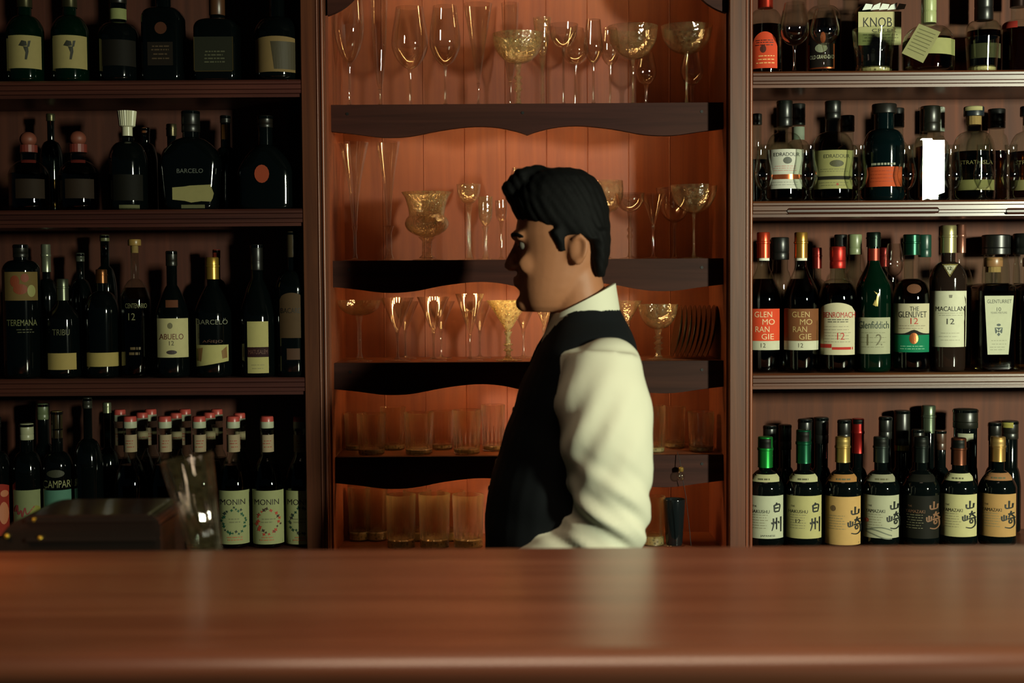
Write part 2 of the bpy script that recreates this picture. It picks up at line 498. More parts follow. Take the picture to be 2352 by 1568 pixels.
# ------------------------------------------------------------------ bottles
class Bottle:
    """a bottle on a shelf; every measure is read off the photograph in pixels and turned into metres at depth Y"""
    def __init__(s, name, label, cx, ytop, zshelf, Y, hw, ysh, ynk, nk, cap, glass=DARKGLASS, liq=None, fill=None,
                 group=None, sq=None, rot=None, p=2.0, cat='bottle', yglass=None, e=5., taper=1.0, base=None):
        s.cx, s.Y = cx, Y
        s.m = Y / F_PX * 1.0
        b = P(cx, 900, Y)
        s.x0, s.zs = b.x, zshelf
        face = -math.atan2(b.x, Y) if sq is None else 0.
        s.rz = face if rot is None else rot
        s.t = thing(name, label, cat, (b.x, Y, zshelf), s.rz, group)
        s.R = hw * s.m
        s.sq, s.e = sq, e
        s.yf = Y - (s.R if sq is None else sq)
        z = s.z
        s.zt = z(ytop)
        zsh, znk = z(ysh), z(ynk)
        yg = z(yglass) if yglass is not None else s.zt - .002
        rn = nk * s.m
        R = s.R
        rb = R * taper
        pr = [(rb * .80, .0005), (rb * .93, .002), (rb * .985, .006), (rb, .012)]
        for q in range(1, 6): pr.append((rb + (R - rb) * q / 6, .012 + (zsh - .012) * q / 6))
        pr.append((R, zsh))
        for q in range(1, 11):
            t = q / 10
            if p > 0: r = rn + (R - rn) * max(0, 1 - t ** p) ** (1 / p)
            else: r = rn + (R - rn) * (.5 + .5 * math.cos(PI * t)) ** abs(p)
            pr.append((r, zsh + (znk - zsh) * t))
        pr += [(rn, yg - .006), (rn * 1.12, yg - .005), (rn * 1.12, yg), (rn * .7, yg)]
        s.pr = pr
        s.body = s.skin('body', pr, glass)
        if liq:
            zf = z(fill if fill else ysh)
            lp = [(max(r - .0022, .001), max(zz, .006)) for r, zz in pr if zz < zf]
            lp.append((max(s.rad(zf) - .0022, .001), zf))
            s.skin('liquid', lp, liquid(liq))
        s.cap(cap, rn)
    def z(s, py): return P(s.cx, py, s.Y if not hasattr(s, 'yf') else s.yf).z - s.zs
    def rad(s, z):
        pr = s.pr
        if z <= pr[0][1]: return pr[0][0]
        for (r0, z0), (r1, z1) in zip(pr, pr[1:]):
            if z0 <= z <= z1 and z1 > z0: return r0 + (r1 - r0) * (z - z0) / (z1 - z0)
        return pr[-1][0]
    def skin(s, name, pr, mat):
        rings = []
        for r, z in pr:
            if s.sq is None: rings.append(ring(z, r, seg=28))
            else:
                k = min(1., r / s.R)
                ry = s.sq * (k if k > .6 else k * 1.0)
                rn = s.pr[-4][0] if hasattr(s, 'pr') else r
                ry = max(min(s.sq, r), s.sq * k)
                ee = 2. + (s.e - 2.) * max(0., min(1., (k - .45) / .45))
                rings.append(ring(z, r, ry, ee, 36))
        return sharp(link(name, *loft(rings), mat, s.t), 50)
    def cap(s, c, rn):
        if not c: return
        kind, col, yb = c[0], c[1], c[2]
        zt, zb = s.zt, s.z(yb)
        if kind == 'foil':
            r = rn * 1.06 + .0012
            pr = [(r * 1.02, zb), (r, zb + .003)] + [(r, zb + (zt - zb) * .55), (r * 1.08, zb + (zt - zb) * .57), (r * 1.08, zb + (zt - zb) * .63), (r * 1.0, zb + (zt - zb) * .65)] + [(r, zt - .002), (r * .9, zt)]
            sharp(link('cap', *lathe(pr, 20), foil(col), s.t), 40)
        elif kind in ('screw', 'plain'):
            r = (c[3] * s.m) if len(c) > 3 else rn * 1.15 + .001
            pr = [(r * .97, zb), (r, zb + .001), (r, zb + (zt - zb) * .3), (r * .96, zb + (zt - zb) * .33), (r, zb + (zt - zb) * .36), (r, zt - .0025), (r * .94, zt - .0006), (r * .8, zt)]
            sharp(link('cap', *lathe(pr, 22), plastic(col) if kind == 'plain' else foil(col, .4), s.t), 40)
        elif kind == 'cork':      # T-shaped stopper: cap colour on top, cork below
            r = c[3] * s.m
            zc = s.z(c[4])
            k = link('cap', *lathe([(r * .96, zb), (r, zb + .001), (r, zt - .003), (r * .93, zt - .0006), (r * .7, zt)], 22), plastic(col), s.t)
            sharp(k, 40)
            link('cork', *lathe([(rn * .95, zc), (rn * .95, zb + .0005)], 16), pbr('#9c7a4c', .8, 0, .2, 0, .2, 200., .3), k)
        elif kind == 'ball':
            r = c[3] * s.m
            k = link('stopper', *ball((0, 0, zt - r), r, r, r * .92, 18, 10), pbr(col, .5, 0, .4, 0, .1, 60., .2), s.t, True)
            link('neck_band_or_glint', *lathe([(rn * 1.2, zb), (rn * 1.2, zt - 1.7 * r)], 18), pbr('#6d2a20', .5), k)
        elif kind == 'ribbed':
            r = c[3] * s.m
            rings = []
            for t in (0, .08, .35, .4, .9, 1.):
                zz = zb + (zt - zb) * t
                k = .55 if t < .38 else .82 + .18 * (t - .4) / .6
                rr = []
                for j in range(48):
                    a = 2 * PI * j / 48
                    q = r * k * (1 - (.07 if (j % 2 and t > .38) else 0))
                    rr.append((q * math.cos(a), q * math.sin(a), zz))
                rings.append(rr)
            sharp(link('stopper', *loft(rings), pbr('#c9c6a8', .15, .0, .6, .4), s.t), 20)
    # -- decoration on the front of the glass
    def S(s, px, py, e):
        z = s.z(py)
        x = (px - s.cx) * s.yf / F_PX
        if .0005 < e <= .0018: e = .0005 + (e - .0005) * .38
        r = s.rad(z)
        if s.sq is None or r < s.R * .6:
            r += e
            th = math.asin(max(-.99, min(.99, x / r)))
            return (r * math.sin(th), -r * math.cos(th), z)
        k = min(1., r / s.R)
        return (x, -max(min(s.sq, r), s.sq * k) - e, z)
    def patch(s, name, x0, x1, y0, y1, mat, e=.0005, parent=None, arch=0, slope=0, nx=12, ny=4, wave=None):
        V = []; Fs = []
        for i in range(nx + 1):
            u = i / nx
            px = x0 + (x1 - x0) * u
            yt = y0 + arch * (1 - math.sqrt(max(0, 1 - (2 * u - 1) ** 2))) + (wave(u) if wave else 0)
            yb = y1 + slope * (u - .5)
            for j in range(ny + 1): V.append(s.S(px, yt + (yb - yt) * j / ny, e))
        for i in range(nx):
            for j in range(ny):
                a = i * (ny + 1) + j
                Fs.append((a, a + 1, a + ny + 2, a + ny + 1))
        return link(name, V, Fs, mat, parent or s.t, True)
    def cut(s, pts):
        """triangulate and split until every piece is narrow enough to follow the curved glass"""
        st = [tuple(pts[i] for i in q) for q in tessellate_polygon([[Vector((x, y, 0)) for x, y in pts]])]
        out = []
        while st:
            a, b, c = st.pop()
            es = sorted((((a, b), c), ((b, c), a), ((c, a), b)), key=lambda q: -abs(q[0][0][0] - q[0][1][0]))
            (p, q), r = es[0]
            if s.sq is None and abs(p[0] - q[0]) > 7:
                m = ((p[0] + q[0]) / 2, (p[1] + q[1]) / 2)
                st += [(p, m, r), (m, q, r)]
            else: out.append((a, b, c))
        return out
    def poly(s, name, pts, mat, e, parent):
        return s.polys(name, [pts], mat, e, parent)
    def polys(s, name, ps, mat, e, parent):
        V, Fs = [], []
        for pts in ps:
            for tri in s.cut(pts):
                n = len(V); V += [s.S(x, y, e) for x, y in tri]; Fs.append((n, n + 1, n + 2))
        me_V, idx = [], {}
        F2 = []
        for f in Fs:
            g = []
            for i in f:
                k = tuple(round(c, 6) for c in V[i])
                if k not in idx: idx[k] = len(me_V); me_V.append(V[i])
                g.append(idx[k])
            if len(set(g)) == 3: F2.append(tuple(g))
        return link(name, me_V, F2, mat, parent)
    def text(s, txt, px, py, h, col, parent=None, wd=None, e=.0012):
        V, Fs, asp = text_mesh(txt)
        W = wd if wd else h * asp
        return link('lettering', [s.S(px + x * W, py - y * h, e) for x, y in V], Fs, ink(col), parent or s.t)
    def lines(s, parent, x0, x1, ys, col, h=1.6, e=.0011):
        """rows of print too small to read, kept as short dashes"""
        ps = []
        for y in ys:
            x = x0 + random.random() * 6
            xe = x1 - random.random() * 8
            while x < xe:
                L_ = min(xe - x, 3 + random.random() * 9)
                ps.append([(x, y - h / 2), (x + L_, y - h / 2), (x + L_, y + h / 2), (x, y + h / 2)])
                x += L_ + 2
        return s.polys('small_print', ps, ink(col), e, parent)
    def brush(s, parent, strokes, x, y, w_, h, col, th, e=.0013):
        ps = []
        for st in strokes:
            pts = interp([(x + a * w_, y + b * h) for a, b in st], 5) if len(st) > 2 else [(x + a * w_, y + b * h) for a, b in st]
            n = len(pts)
            for i in range(n - 1):
                (ax, ay), (bx, by) = pts[i], pts[i + 1]
                L_ = math.hypot(bx - ax, by - ay) or 1
                nx_, ny_ = -(by - ay) / L_, (bx - ax) / L_
                t0, t1 = th * (1.15 - .5 * i / n), th * (1.15 - .5 * (i + 1) / n)
                ps.append([(ax + nx_ * t0, ay + ny_ * t0), (bx + nx_ * t1, by + ny_ * t1), (bx - nx_ * t1, by - ny_ * t1), (ax - nx_ * t0, ay - ny_ * t0)])
        return s.polys('brush_lettering', ps, ink(col), e, parent)
def ell(cx, cyy, rx, ry, n=16): return [(cx + rx * math.cos(2 * PI * i / n), cyy + ry * math.sin(2 * PI * i / n)) for i in range(n)]

YF, YBK = 2.982, 3.090       # front and rear rows of bottles on the side shelves
R1, R2, R3, R4 = ZR
CREAM = '#c9c2a0'; WHITE = '#d8d6c4'
# ---------------- right shelving, top shelf
G = 'whisky bottles on the top right shelf'
b = Bottle('whisky_bottle', 'whisky bottle with orange arched label and red neck seal beside the post', 1757, -60, R1, 3.02, 38, 52, 14, 15, ('foil', '#a8301f', 12), liq=WHISKY, glass=BOTTLECLEAR, group=G)
l = b.patch('label', 1727, 1784, 72, 156, paper('#c8462a'), arch=34)
b.lines(l, 1734, 1776, (92, 97, 103), '#3a1512', 2); b.poly('emblem', ell(1752, 112, 7, 9), ink('#4a2018'), .001, l); b.lines(l, 1736, 1778, (128, 136, 144), '#e0b070', 2)
b = Bottle('whisky_bottle', 'dark whisky bottle with copper framed label and red capped figure', 1889, -70, R1, YBK, 40, 40, 5, 14, ('foil', '#201a18', -40), liq=WHISKY, glass=BOTTLECLEAR, group=G)
l = b.patch('label', 1855, 1914, 74, 158, paper('#1b1512'), arch=24)
b.polys('copper_frame', [[(1855, 100), (1858, 100), (1858, 157), (1855, 157)], [(1911, 100), (1914, 100), (1914, 157), (1911, 157)], [(1855, 154), (1914, 154), (1914, 157), (1855, 157)]], foil('#a8502c'), .001, l)
b.text('OLD GRAND-DAD', 1886, 130, 9, '#b9b79a', l, 54); b.poly('emblem', ell(1888, 86, 6, 13), foil('#d07048'), .001, l); b.poly('emblem', ell(1884, 110, 14, 10), ink('#7d8068'), .001, l)
b = Bottle('whisky_bottle', 'square whisky bottle with big cream label and crumpled waxy shoulders', 2007, -70, R1, YBK, 50, 28, 2, 16, ('foil', '#191513', -20), liq=WHISKY, glass=BOTTLECLEAR, group=G, sq=.036)
l = b.patch('label', 1958, 2056, 27, 104, paper('#b5ad80'), nx=4)
b.text('KNOB', 2002, 51, 22, '#17140f', l, 66); b.text('CREEK', 2017, 70, 8, '#2d2818', l, 56); b.lines(l, 1966, 2050, (80, 87, 94), '#6d6644', 2)
wx = []
for i in range(5):      # folds of clear wax on the shoulders, coloured white for their glints
    a = 1966 + i * 19
    wx.append([(a, 24), (a + 8, 9 + 4 * (i % 2)), (a + 24, 6 + 5 * ((i + 1) % 2)), (a + 20, 22)])
b.polys('wax_fold_glint', wx, pbr('#dfe3da', .12, 0, .8, .6), .004, b.t)
b = Bottle('whisky_bottle', 'squat whisky bottle with slanted paper tag over a pale band label', 2128, -40, R1, YF, 58, 96, 48, 17, ('plain', '#a8a878', 43, 17), liq=AMBER, glass=BOTTLECLEAR, group=G, fill=80)
b.patch('label', 2068, 2186, 86, 122, paper('#8d8c5c'), slope=4)
def card(b, name, pts, mat, y, parent):     # stiff flat paper hanging in front of the glass
    q = [((px - b.cx) * b.yf / F_PX, b.z(py)) for px, py in pts]
    return link(name, [(x, -y, z) for x, z in q] + [(x, -y + .0006, z) for x, z in q], [(0, 1, 2, 3), (7, 6, 5, 4), (0, 4, 5, 1), (1, 5, 6, 2), (2, 6, 7, 3), (3, 7, 4, 0)], mat, parent)
l = card(b, 'tag', [(2107, 53), (2069, 119), (2116, 144), (2154, 75)], paper('#8f8c62'), b.R + .002, b.t)
ps = []
for k in range(7):
    t0 = .12 + k * .11
    ax_, ay_, bx_, by_ = 2107 - 38 * t0 + 5, 53 + 66 * t0 + 3, 2154 - 38 * t0 - 6, 75 + 69 * t0 - 3
    c_ = card(b, 'small_print', [(ax_, ay_), (ax_ - .8, ay_ + 1.6), (bx_ - .8, by_ + 1.6), (bx_, by_)], ink('#5f5c3c'), b.R + .0023, l)
b = Bottle('whisky_bottle', 'dark whisky bottle with black cap second from the right edge, top right shelf', 2253, -50, R1, YBK, 39, 66, 40, 20, ('plain', '#12110f', 40, 21), liq=WHISKY, glass=BOTTLECLEAR, group=G)
b.patch('label', 2216, 2290, 98, 132, paper('#4a4630'))
b = Bottle('whisky_bottle', 'whisky bottle with a small dull red seal at the right frame edge', 2331, -60, R1, YBK, 36, 60, 40, 16, ('foil', '#2a1a16', 10), liq=WHISKY, glass=BOTTLECLEAR, group=G)
b.patch('seal', 2296, 2330, 46, 62, paper('#8a2a22'))

YF2 = 3.005
# ---------------- right shelving, second shelf
G = 'whisky bottles on the second right shelf'
def back(label, cx, ytop, z, hw, nk, cap, ycap, ysh, ynk, g, kind='plain', glass=BOTTLECLEAR, liq=WHISKY, Y=3.11, p=2., lab=None):
    b = Bottle('whisky_bottle', label, cx, ytop, z, Y, max(min(hw, 27), nk * 1.1), ysh, ynk, nk, (kind, cap, ycap, nk * 1.15), glass=glass, liq=liq, group=g, p=p)
    if lab: b.patch('label', *lab)
    return b
back('dark capped whisky bottle with pale neck label half hidden by the post', 1738, 258, R2, 36, 10, '#14130f', 284, 365, 335, G)
b = Bottle('whisky_bottle', 'whisky bottle with white label and shiny copper band, black cap', 1801, 226, R2, YF2, 42, 345, 300, 17, ('plain', '#10110f', 286, 18), liq=WHISKY, glass=BOTTLECLEAR, group=G, fill=350)
l = b.patch('label', 1763, 1840, 342, 433, paper('#bdbcae'))
b.text('EDRADOUR', 1806, 354, 8.5, '#2a2c2c', l, 58); b.poly('emblem', ell(1808, 368, 10, 8), ink('#55574f'), .001, l)
b.lines(l, 1776, 1832, (381, 386, 391), '#b08078', 1.4); b.patch('band', 1763, 1840, 400, 411, foil('#c0623a', .25), .001, l); b.lines(l, 1770, 1834, (418, 424), '#8a8a80', 1.4)
back('whisky bottle with grey-white neck label and black cap behind the copper banded one', 1832, 235, R2, 38, 14, '#141412', 285, 350, 320, G, lab=(1817, 1847, 289, 319, paper('#83857a')))
b = Bottle('whisky_bottle', 'whisky bottle with olive label, dark oval emblem and black band', 1911, 226, R2, YF2, 46, 342, 298, 17, ('plain', '#10110f', 268, 18), liq=WHISKY, glass=BOTTLECLEAR, group=G, fill=350)
l = b.patch('label', 1868, 1955, 344, 433, paper('#8b8858'))
b.text('EDRADOUR', 1920, 358, 8.5, '#34341f', l, 58); b.poly('emblem', ell(1920, 375, 16, 8), ink('#413f28'), .001, l)
b.lines(l, 1880, 1946, (388, 393), '#5f5c3c', 1.4); b.patch('band', 1868, 1955, 404, 412, paper('#1f1d16'), .001, l); b.lines(l, 1880, 1946, (419, 425), '#5f5c3c', 1.4)
b.poly('emblem', ell(1922, 423, 3, 3, 8), ink('#8a3a22'), .0014, l)
back('black capped whisky bottle behind the olive labelled one', 1944, 262, R2, 38, 14, '#141412', 300, 360, 330, G)
b = Bottle('whisky_bottle', 'dark teal whisky bottle with plain orange label and wide flat stopper', 2028, 233, R2, YF2, 46, 335, 292, 22, ('cork', '#171512', 256, 28, 275), glass=pbr((.001, .004, .0045), .06), group=G)
l = b.patch('label', 1988, 2068, 382, 428, paper('#b04a28')); b.lines(l, 1996, 2060, (392, 400, 408, 416), '#8a3419', 1.4); b.lines(b.t, 1994, 2062, (376,), '#8a8a78', 5, .0012)
back('black stoppered whisky bottle in the rear row behind the orange labelled one', 2056, 245, R2, 36, 15, '#121210', 290, 352, 322, G)
# flat glossy bottle that mirrors the lamp
bx = P(2133, 400, YF2)
n_ = ((KEY - bx).normalized() + (Vector((0, 0, CAMZ)) - bx).normalized())
b = Bottle('whisky_bottle', 'flat-sided whisky bottle with a blank label shining bright white', 2133, 241, R2, YF2, 30, 328, 310, 20, ('plain', '#16140f', 300, 22), liq=AMBER, glass=BOTTLECLEAR, group=G, sq=.020, rot=math.atan2(n_.x, -n_.y), e=9, fill=335)
b.patch('label', 2107, 2158, 322, 450, pbr('#e8e8dc', .07, .9, .8, .5), .0008, slope=-18, nx=2)
back('whisky bottle with ringed glassy stopper behind the bright flat bottle', 2152, 243, R2, 26, 12, '#8d8f84', 300, 352, 318, G)
b = Bottle('whisky_bottle', 'round-shouldered whisky bottle with gold print, olive base label and cream topped stopper', 2232, 239, R2, 3.03, 48, 352, 296, 18, ('cork', '#1a2026', 262, 23, 282), liq=WHISKY, glass=BOTTLECLEAR, group=G, fill=345)
b.patch('cap_top', 2213, 2251, 239, 250, paper('#9b9468'), .006, b.t)
b.text('STRATHISLA', 2238, 372, 9, '#6e6440', None, 72); b.patch('label', 2190, 2278, 412, 436, paper('#7a744a'))
back('broad dark whisky bottle with black cap beside the gold printed one', 2284, 247, R2, 44, 17, '#101110', 292, 345, 305, G)
b = Bottle('whisky_bottle', 'gold printed whisky bottle cut off by the right frame edge, second right shelf', 2362, 238, R2, YF2, 48, 352, 296, 18, ('cork', '#1a2026', 262, 24, 282), liq=WHISKY, glass=BOTTLECLEAR, group=G, fill=345)
b.text('STRATHISLA', 2366, 372, 9, '#6e6440', None, 72); b.patch('label', 2320, 2408, 412, 436, paper('#7a744a'))

# ---------------- right shelving, third shelf
G = 'whisky bottles on the third right shelf'
def morangie(label, cx, x0, x1, col, capcol, tcol, hw):
    b = Bottle('whisky_bottle', label, cx, 532, R3, 3.006 if cx < 1800 else YF, hw, 690, 606, 13, ('foil', capcol, 592), liq=WHISKY, glass=BOTTLECLEAR, group=G, p=-.8, taper=.93, fill=640)
    b.patch('neck_ring', cx - 15, cx + 15, 592, 598, paper(WHITE), .0012)
    l = b.patch('label', x0, x1, 709, 803, paper(col))
    l2 = b.patch('label_foot', x0, x1, 783, 804, paper('#b9b79f'), .0009, l)
    for t, yy, dx in (('GLEN', 722, 0), ('MO', 739, 12), ('RAN', 756, -2), ('GIE', 773, 10)):
        b.text(t, cx + dx, yy, 13, tcol, l, {'GLEN': 40, 'MO': 28, 'RAN': 32, 'GIE': 28}[t])
    b.text('12', cx, 793, 10, '#403a2c', l2, 11)
    return b
morangie('whisky bottle with orange label and orange capsule next to the post', 1753, 1714, 1790, '#c84428', '#c8452a', '#d6b48c', 42)
back('whisky bottle with black cap behind and right of the orange capsuled one', 1791, 544, R3, 38, 18, '#121210', 596, 680, 620, G)
morangie('whisky bottle with coppery brown label and gold capsule', 1839, 1801, 1879, '#70452a', '#a87a38', '#a98e5c', 41)
back('red capped whisky bottle behind the coppery labelled one', 1876, 568, R3, 36, 9, '#7d2420', 616, 690, 640, G, 'foil')
b = Bottle('whisky_bottle', 'whisky bottle with cream arched label, red lettering and red cap', 1923, 565, R3, YF, 42, 690, 640, 17, ('screw', '#b02a22', 616, 18), liq=WHISKY, glass=BOTTLECLEAR, group=G, fill=650)
l = b.patch('label', 1881, 1962, 695, 815, paper('#b7af92'), arch=20)
b.text('BENROMACH', 1927, 723, 13, '#9c2420', l, 72); b.lines(l, 1896, 1954, (734, 739), '#4a4438', 2)
b.lines(l, 1890, 1956, (750, 757, 764, 771, 778, 785), '#7c7460', 1.2); b.text('12', 1931, 772, 16, '#a02a22', l, 17)
b.patch('red_band', 1881, 1910, 790, 799, paper('#a83028'), .001, l, nx=5); b.patch('red_band', 1911, 1958, 797, 803, paper('#a83028'), .001, l, nx=6)
back('whisky bottle with pale green cap behind the red lettered one', 1962, 537, R3, 38, 14, '#6e7654', 584, 680, 620, G)
back('whisky bottle with a black cap just left of the pale green cap', 1930, 538, R3, 12, 13, '#121210', 590, 690, 630, G, Y=3.06)
b = Bottle('whisky_bottle', 'green triangular-bodied whisky bottle with grey-green label and gold stag', 2005, 532, R3, YF, 39.5, 668, 600, 14, ('foil', '#14221a', 566), glass=GREENGLASS, group=G, p=-.8)
b.patch('neck_band_or_glint', 1991, 2019, 570, 598, foil('#7d3022', .4), .001)
l = b.patch('label', 1967, 2043, 729, 813, paper('#97977c'))
b.text('Glenfiddich', 2006, 746, 17, '#22322c', l, 68); b.text('1 2', 2008, 780, 26, '#565238', l, 34); b.lines(l, 1974, 2036, (764, 775, 786, 797), '#6b6a50', 1.2)
b.polys('gold_emblem', [[(2008, 700), (2014, 676), (2020, 670), (2017, 682), (2015, 704)], [(2009, 688), (2004, 700), (2012, 704)], [(2012, 676), (2006, 668), (2014, 673)]], foil('#c9b26a', .3), .0012, b.t)
back('dark red capped whisky bottle right behind the green one', 2029, 568, R3, 22, 9, '#6d1f1c', 612, 690, 640, G, 'foil', Y=3.13)
b = Bottle('whisky_bottle', 'whisky bottle with cream label above green, coppery coin and wide green cap', 2092, 537, R3, YF, 42, 690, 640, 17, ('foil', '#0f3a2a', 585), liq=WHISKY, glass=BOTTLECLEAR, group=G, fill=640)
b.poly('seal', ell(2098, 663, 16, 11), paper('#5c3a28'), .0012, b.t)
l = b.patch('label', 2052, 2132, 697, 770, paper('#b0a88c'))
b.text('THE', 2099, 709, 10, '#20201c', l, 20); b.text('GLENLIVET', 2095, 722, 14, '#20201c', l, 62); b.text('12', 2099, 737, 14, '#9a2e24', l, 17); b.lines(l, 2062, 2124, (748, 754), '#7c745e', 1.4)
l2 = b.patch('label_foot', 2052, 2132, 769, 809, paper('#0f6a48'), .0009, wave=lambda u: -9 * math.exp(-((u - .58) / .17) ** 2))
b.patch('label_edge', 2052, 2132, 766, 769, paper('#1a1a16'), .0014, l2, wave=lambda u: -9 * math.exp(-((u - .58) / .17) ** 2), slope=0)
b.poly('coin', ell(2098, 777, 10, 13), foil('#b0643a'), .0018, l2); b.lines(l2, 2066, 2124, (795, 801), '#7fae8c', 1.4)
back('green capped whisky bottle in the rear row beside the coin labelled one', 2122, 538, R3, 36, 13, '#12362a', 590, 690, 640, G)
b = Bottle('whisky_bottle', 'tall dark whisky bottle with white label, triangular neck label and silver-gold capsule', 2176, 516, R3, YF, 42, 640, 600, 16, ('foil', '#a49a6c', 580), liq=(.10, .035, .012), glass=BROWNGLASS, group=G, taper=.93, p=1.5)
l = b.poly('neck_label', [(2162, 606), (2198, 606), (2180, 636)], foil('#b9a868', .4), .0016, b.t)
b.poly('neck_label_face', [(2166, 609), (2194, 609), (2180, 631)], paper('#a9a58a'), .002, l); b.text('12', 2180, 616, 8, '#2a2a22', l, 9, .0026)
l = b.patch('label', 2136, 2217, 668, 797, paper('#b9b89f'))
b.text('MACALLAN', 2181, 709, 11, '#1f1f1c', l, 64); b.lines(l, 2152, 2210, (719, 724), '#8a8874', 1.4); b.text('12', 2182, 738, 13, '#2a2a24', l, 17)
b.poly('emblem', [(2178, 677), (2186, 677), (2185, 684), (2179, 684)], ink('#6a6858'), .001, l); b.lines(l, 2156, 2206, (765, 773, 781), '#8a8874', 1.3)
back('whisky bottle with red and silver capsule behind the silver-gold capsuled one', 2205, 514, R3, 36, 9, '#8a5a4a', 580, 660, 610, G, 'foil')
def turret(label, cx):
    b = Bottle('whisky_bottle', label, cx, 590, R3, YF, 42, 664, 650, 18, ('cork', '#7d5a38', 612, 21, 625), glass=BOTTLECLEAR, liq=PALE, group=G, sq=.036, p=2.2, e=8, fill=668)
    l = b.poly('label', [(cx - 33, 679), (cx + 34, 679), (cx + 23, 814), (cx - 25, 814)], paper('#aaab92'), .0008, b.t)
    b.text('GLENTURRET', cx + 1, 692, 8.5, '#33352c', l, 56); b.text('10', cx, 710, 9, '#3a3c33', l, 10); b.text('YEARS MATURE', cx, 718, 4.5, '#55574a', l, 38)
    b.polys('emblem', [[(cx - 9, 752), (cx + 9, 752), (cx + 8, 764), (cx, 772), (cx - 8, 764)], ell(cx, 746, 5, 3, 8)], ink('#3a4440'), .0012, l)
    b.polys('emblem_cross', [[(cx - 7, 754), (cx - 4, 754), (cx + 7, 767), (cx + 4, 768)], [(cx + 7, 754), (cx + 4, 754), (cx - 7, 767), (cx - 4, 768)]], ink('#a3a58e'), .0015, l)
    b.lines(l, cx - 20, cx + 20, (782, 790, 797, 803), '#75775f', 1.3)
turret('clear square bottle with cork stopper and tapering cream crest label', 2279)
turret('clear square cork-stoppered bottle cut off by the right frame edge', 2368)
back('dark capped whisky bottle behind the clear square one', 2285, 538, R3, 40, 28, '#10110f', 584, 650, 600, G, Y=3.11)
back('dark capped whisky bottle at the right frame edge behind the clear squares', 2352, 535, R3, 38, 24, '#10110f', 584, 650, 600, G, Y=3.11)

# ---------------- right shelving, bottom shelf
G = 'whisky bottles on the bottom right shelf'
BAI = [[(.55, 0), (.42, .18)], [(.25, .22), (.28, .85)], [(.25, .25), (.82, .18), (.75, .85)], [(.3, .52), (.72, .48)], [(.28, .85), (.75, .82)]]
ZHOU = [[(.2, .05), (.2, .6), (.05, 1.)], [(.03, .35), (.1, .5)], [(.5, 0), (.5, .9)], [(.33, .3), (.4, .48)], [(.9, -.05), (.9, 1.1)], [(.66, .28), (.74, .45)]]
SHAN = [[(.5, 0), (.48, .8)], [(.1, .4), (.15, .85), (.85, .8)], [(.92, .3), (.87, .82)]]
QI = [[(.18, .2), (.18, .58)], [(.0, .3), (.04, .62), (.36, .56)], [(.37, .25), (.35, .6)], [(.5, .15), (1., .08)], [(.75, -.08), (.55, .4)], [(.72, .15), (.98, .38)],
      [(.45, .5), (1.08, .42)], [(.58, .6), (.6, .8), (.78, .78), (.78, .58), (.58, .6)], [(.96, .48), (1., .95), (.7, 1.18), (.25, 1.12)]]
def yama(label, cx, capcol, neckcol, labcol, kan, kx, ky, name, y0=1139, y1=1237, ytop=1007, ycap=1066, tcol='#171a17', hw=43, captop='#12130f', twelve=False, nlab='#a9a67e', ny=1100):
    b = Bottle('whisky_bottle', label, cx, ytop, R4, YF, hw, 1124, 1084, 15, ('foil', capcol, ycap), glass=DARKGLASS, group=G, p=1.35)
    b.patch('cap_top', cx - 13, cx + 13, ytop, ytop + 26, foil(captop, .5), .0026, b.t)
    n = b.patch('neck_label', cx - 32, cx + 32, ny - 8, ny + 8, paper(nlab), .0008, nx=10)
    if nlab != '#15140f': b.lines(n, cx - 18, cx + 18, (ny + 2,), '#55523c', 3.5, .0014)
    l = b.patch('label', cx - hw + 3, cx + hw - 2, y0, y1, paper(labcol), .0006, ny=14 if y1 > 1245 else 4)
    if name: b.text('THE', cx - 24, y0 + 24, 4, tcol, l, 9); b.text(name, cx - 12, y0 + 36, 7.5, tcol, l, 44)
    b.lines(l, cx - 34, cx + 8, [y0 + 44 + 6 * k for k in range(6)], '#6f6a50', 1.2)
    if twelve: b.text('12', cx - 12, y0 + 58, 9, tcol, l, 11)
    if kan == 'h':
        b.brush(l, BAI, kx - 11, ky, 22, 24, tcol, 1.7); b.brush(l, ZHOU, kx - 12, ky + 34, 24, 30, tcol, 1.6)
    else:
        b.brush(l, SHAN, kx - 9, ky, 20, 20, tcol, 1.9); b.brush(l, QI, kx - 15, ky + 26, 28, 31, tcol, 1.7)
    return b, l
b, l = yama('whisky bottle with white label, bright green capsule and dark brush lettering', 1758, '#1f8a38', None, '#a9ab92', 'h', 1784, 1155, 'HAKUSHU', ycap=1078); b.text('JAPANESE', 1764, 1231, 5, '#171a17', l, 34)
yama('whisky bottle with yellowish label, dark green capsule and number twelve', 1846, '#0f4a30', None, '#a59e6c', 'h', 1873, 1155, 'HAKUSHU', ytop=991, ycap=1068, twelve=True)
b, l = yama('whisky bottle with tall tan label reaching the shelf and gold-brown capsule', 1936, '#a08448', None, '#b18e58', 'y', 1964, 1164, None, y0=1141, y1=1252, tcol='#1a1a16', nlab='#9a6e40', captop='#8a7440')
b.poly('emblem', ell(1915, 1168, 6, 7), ink('#5d4830'), .001, l)
b, l = yama('whisky bottle with pale label carrying a grey swirl and red speck', 2024, '#2c332f', None, '#9c9c82', 'y', 2054, 1152, 'YAMAZAKI', y0=1138, y1=1236, nlab='#84816a')
sw = []
for k in range(3):
    sw.append([(1990 + 60 * t, 1218 - 8 * math.sin(3 * t + k) + k * 5) for t in [q / 8 for q in range(9)]] + [(1990 + 60 * t, 1221 - 8 * math.sin(3 * t + k) + k * 5) for t in [q / 8 for q in range(8, -1, -1)]])
b.polys('swirl', sw, ink('#5f6252'), .0011, l); b.poly('red_speck', ell(1992, 1196, 6, 5), ink('#a0503c'), .0012, l)
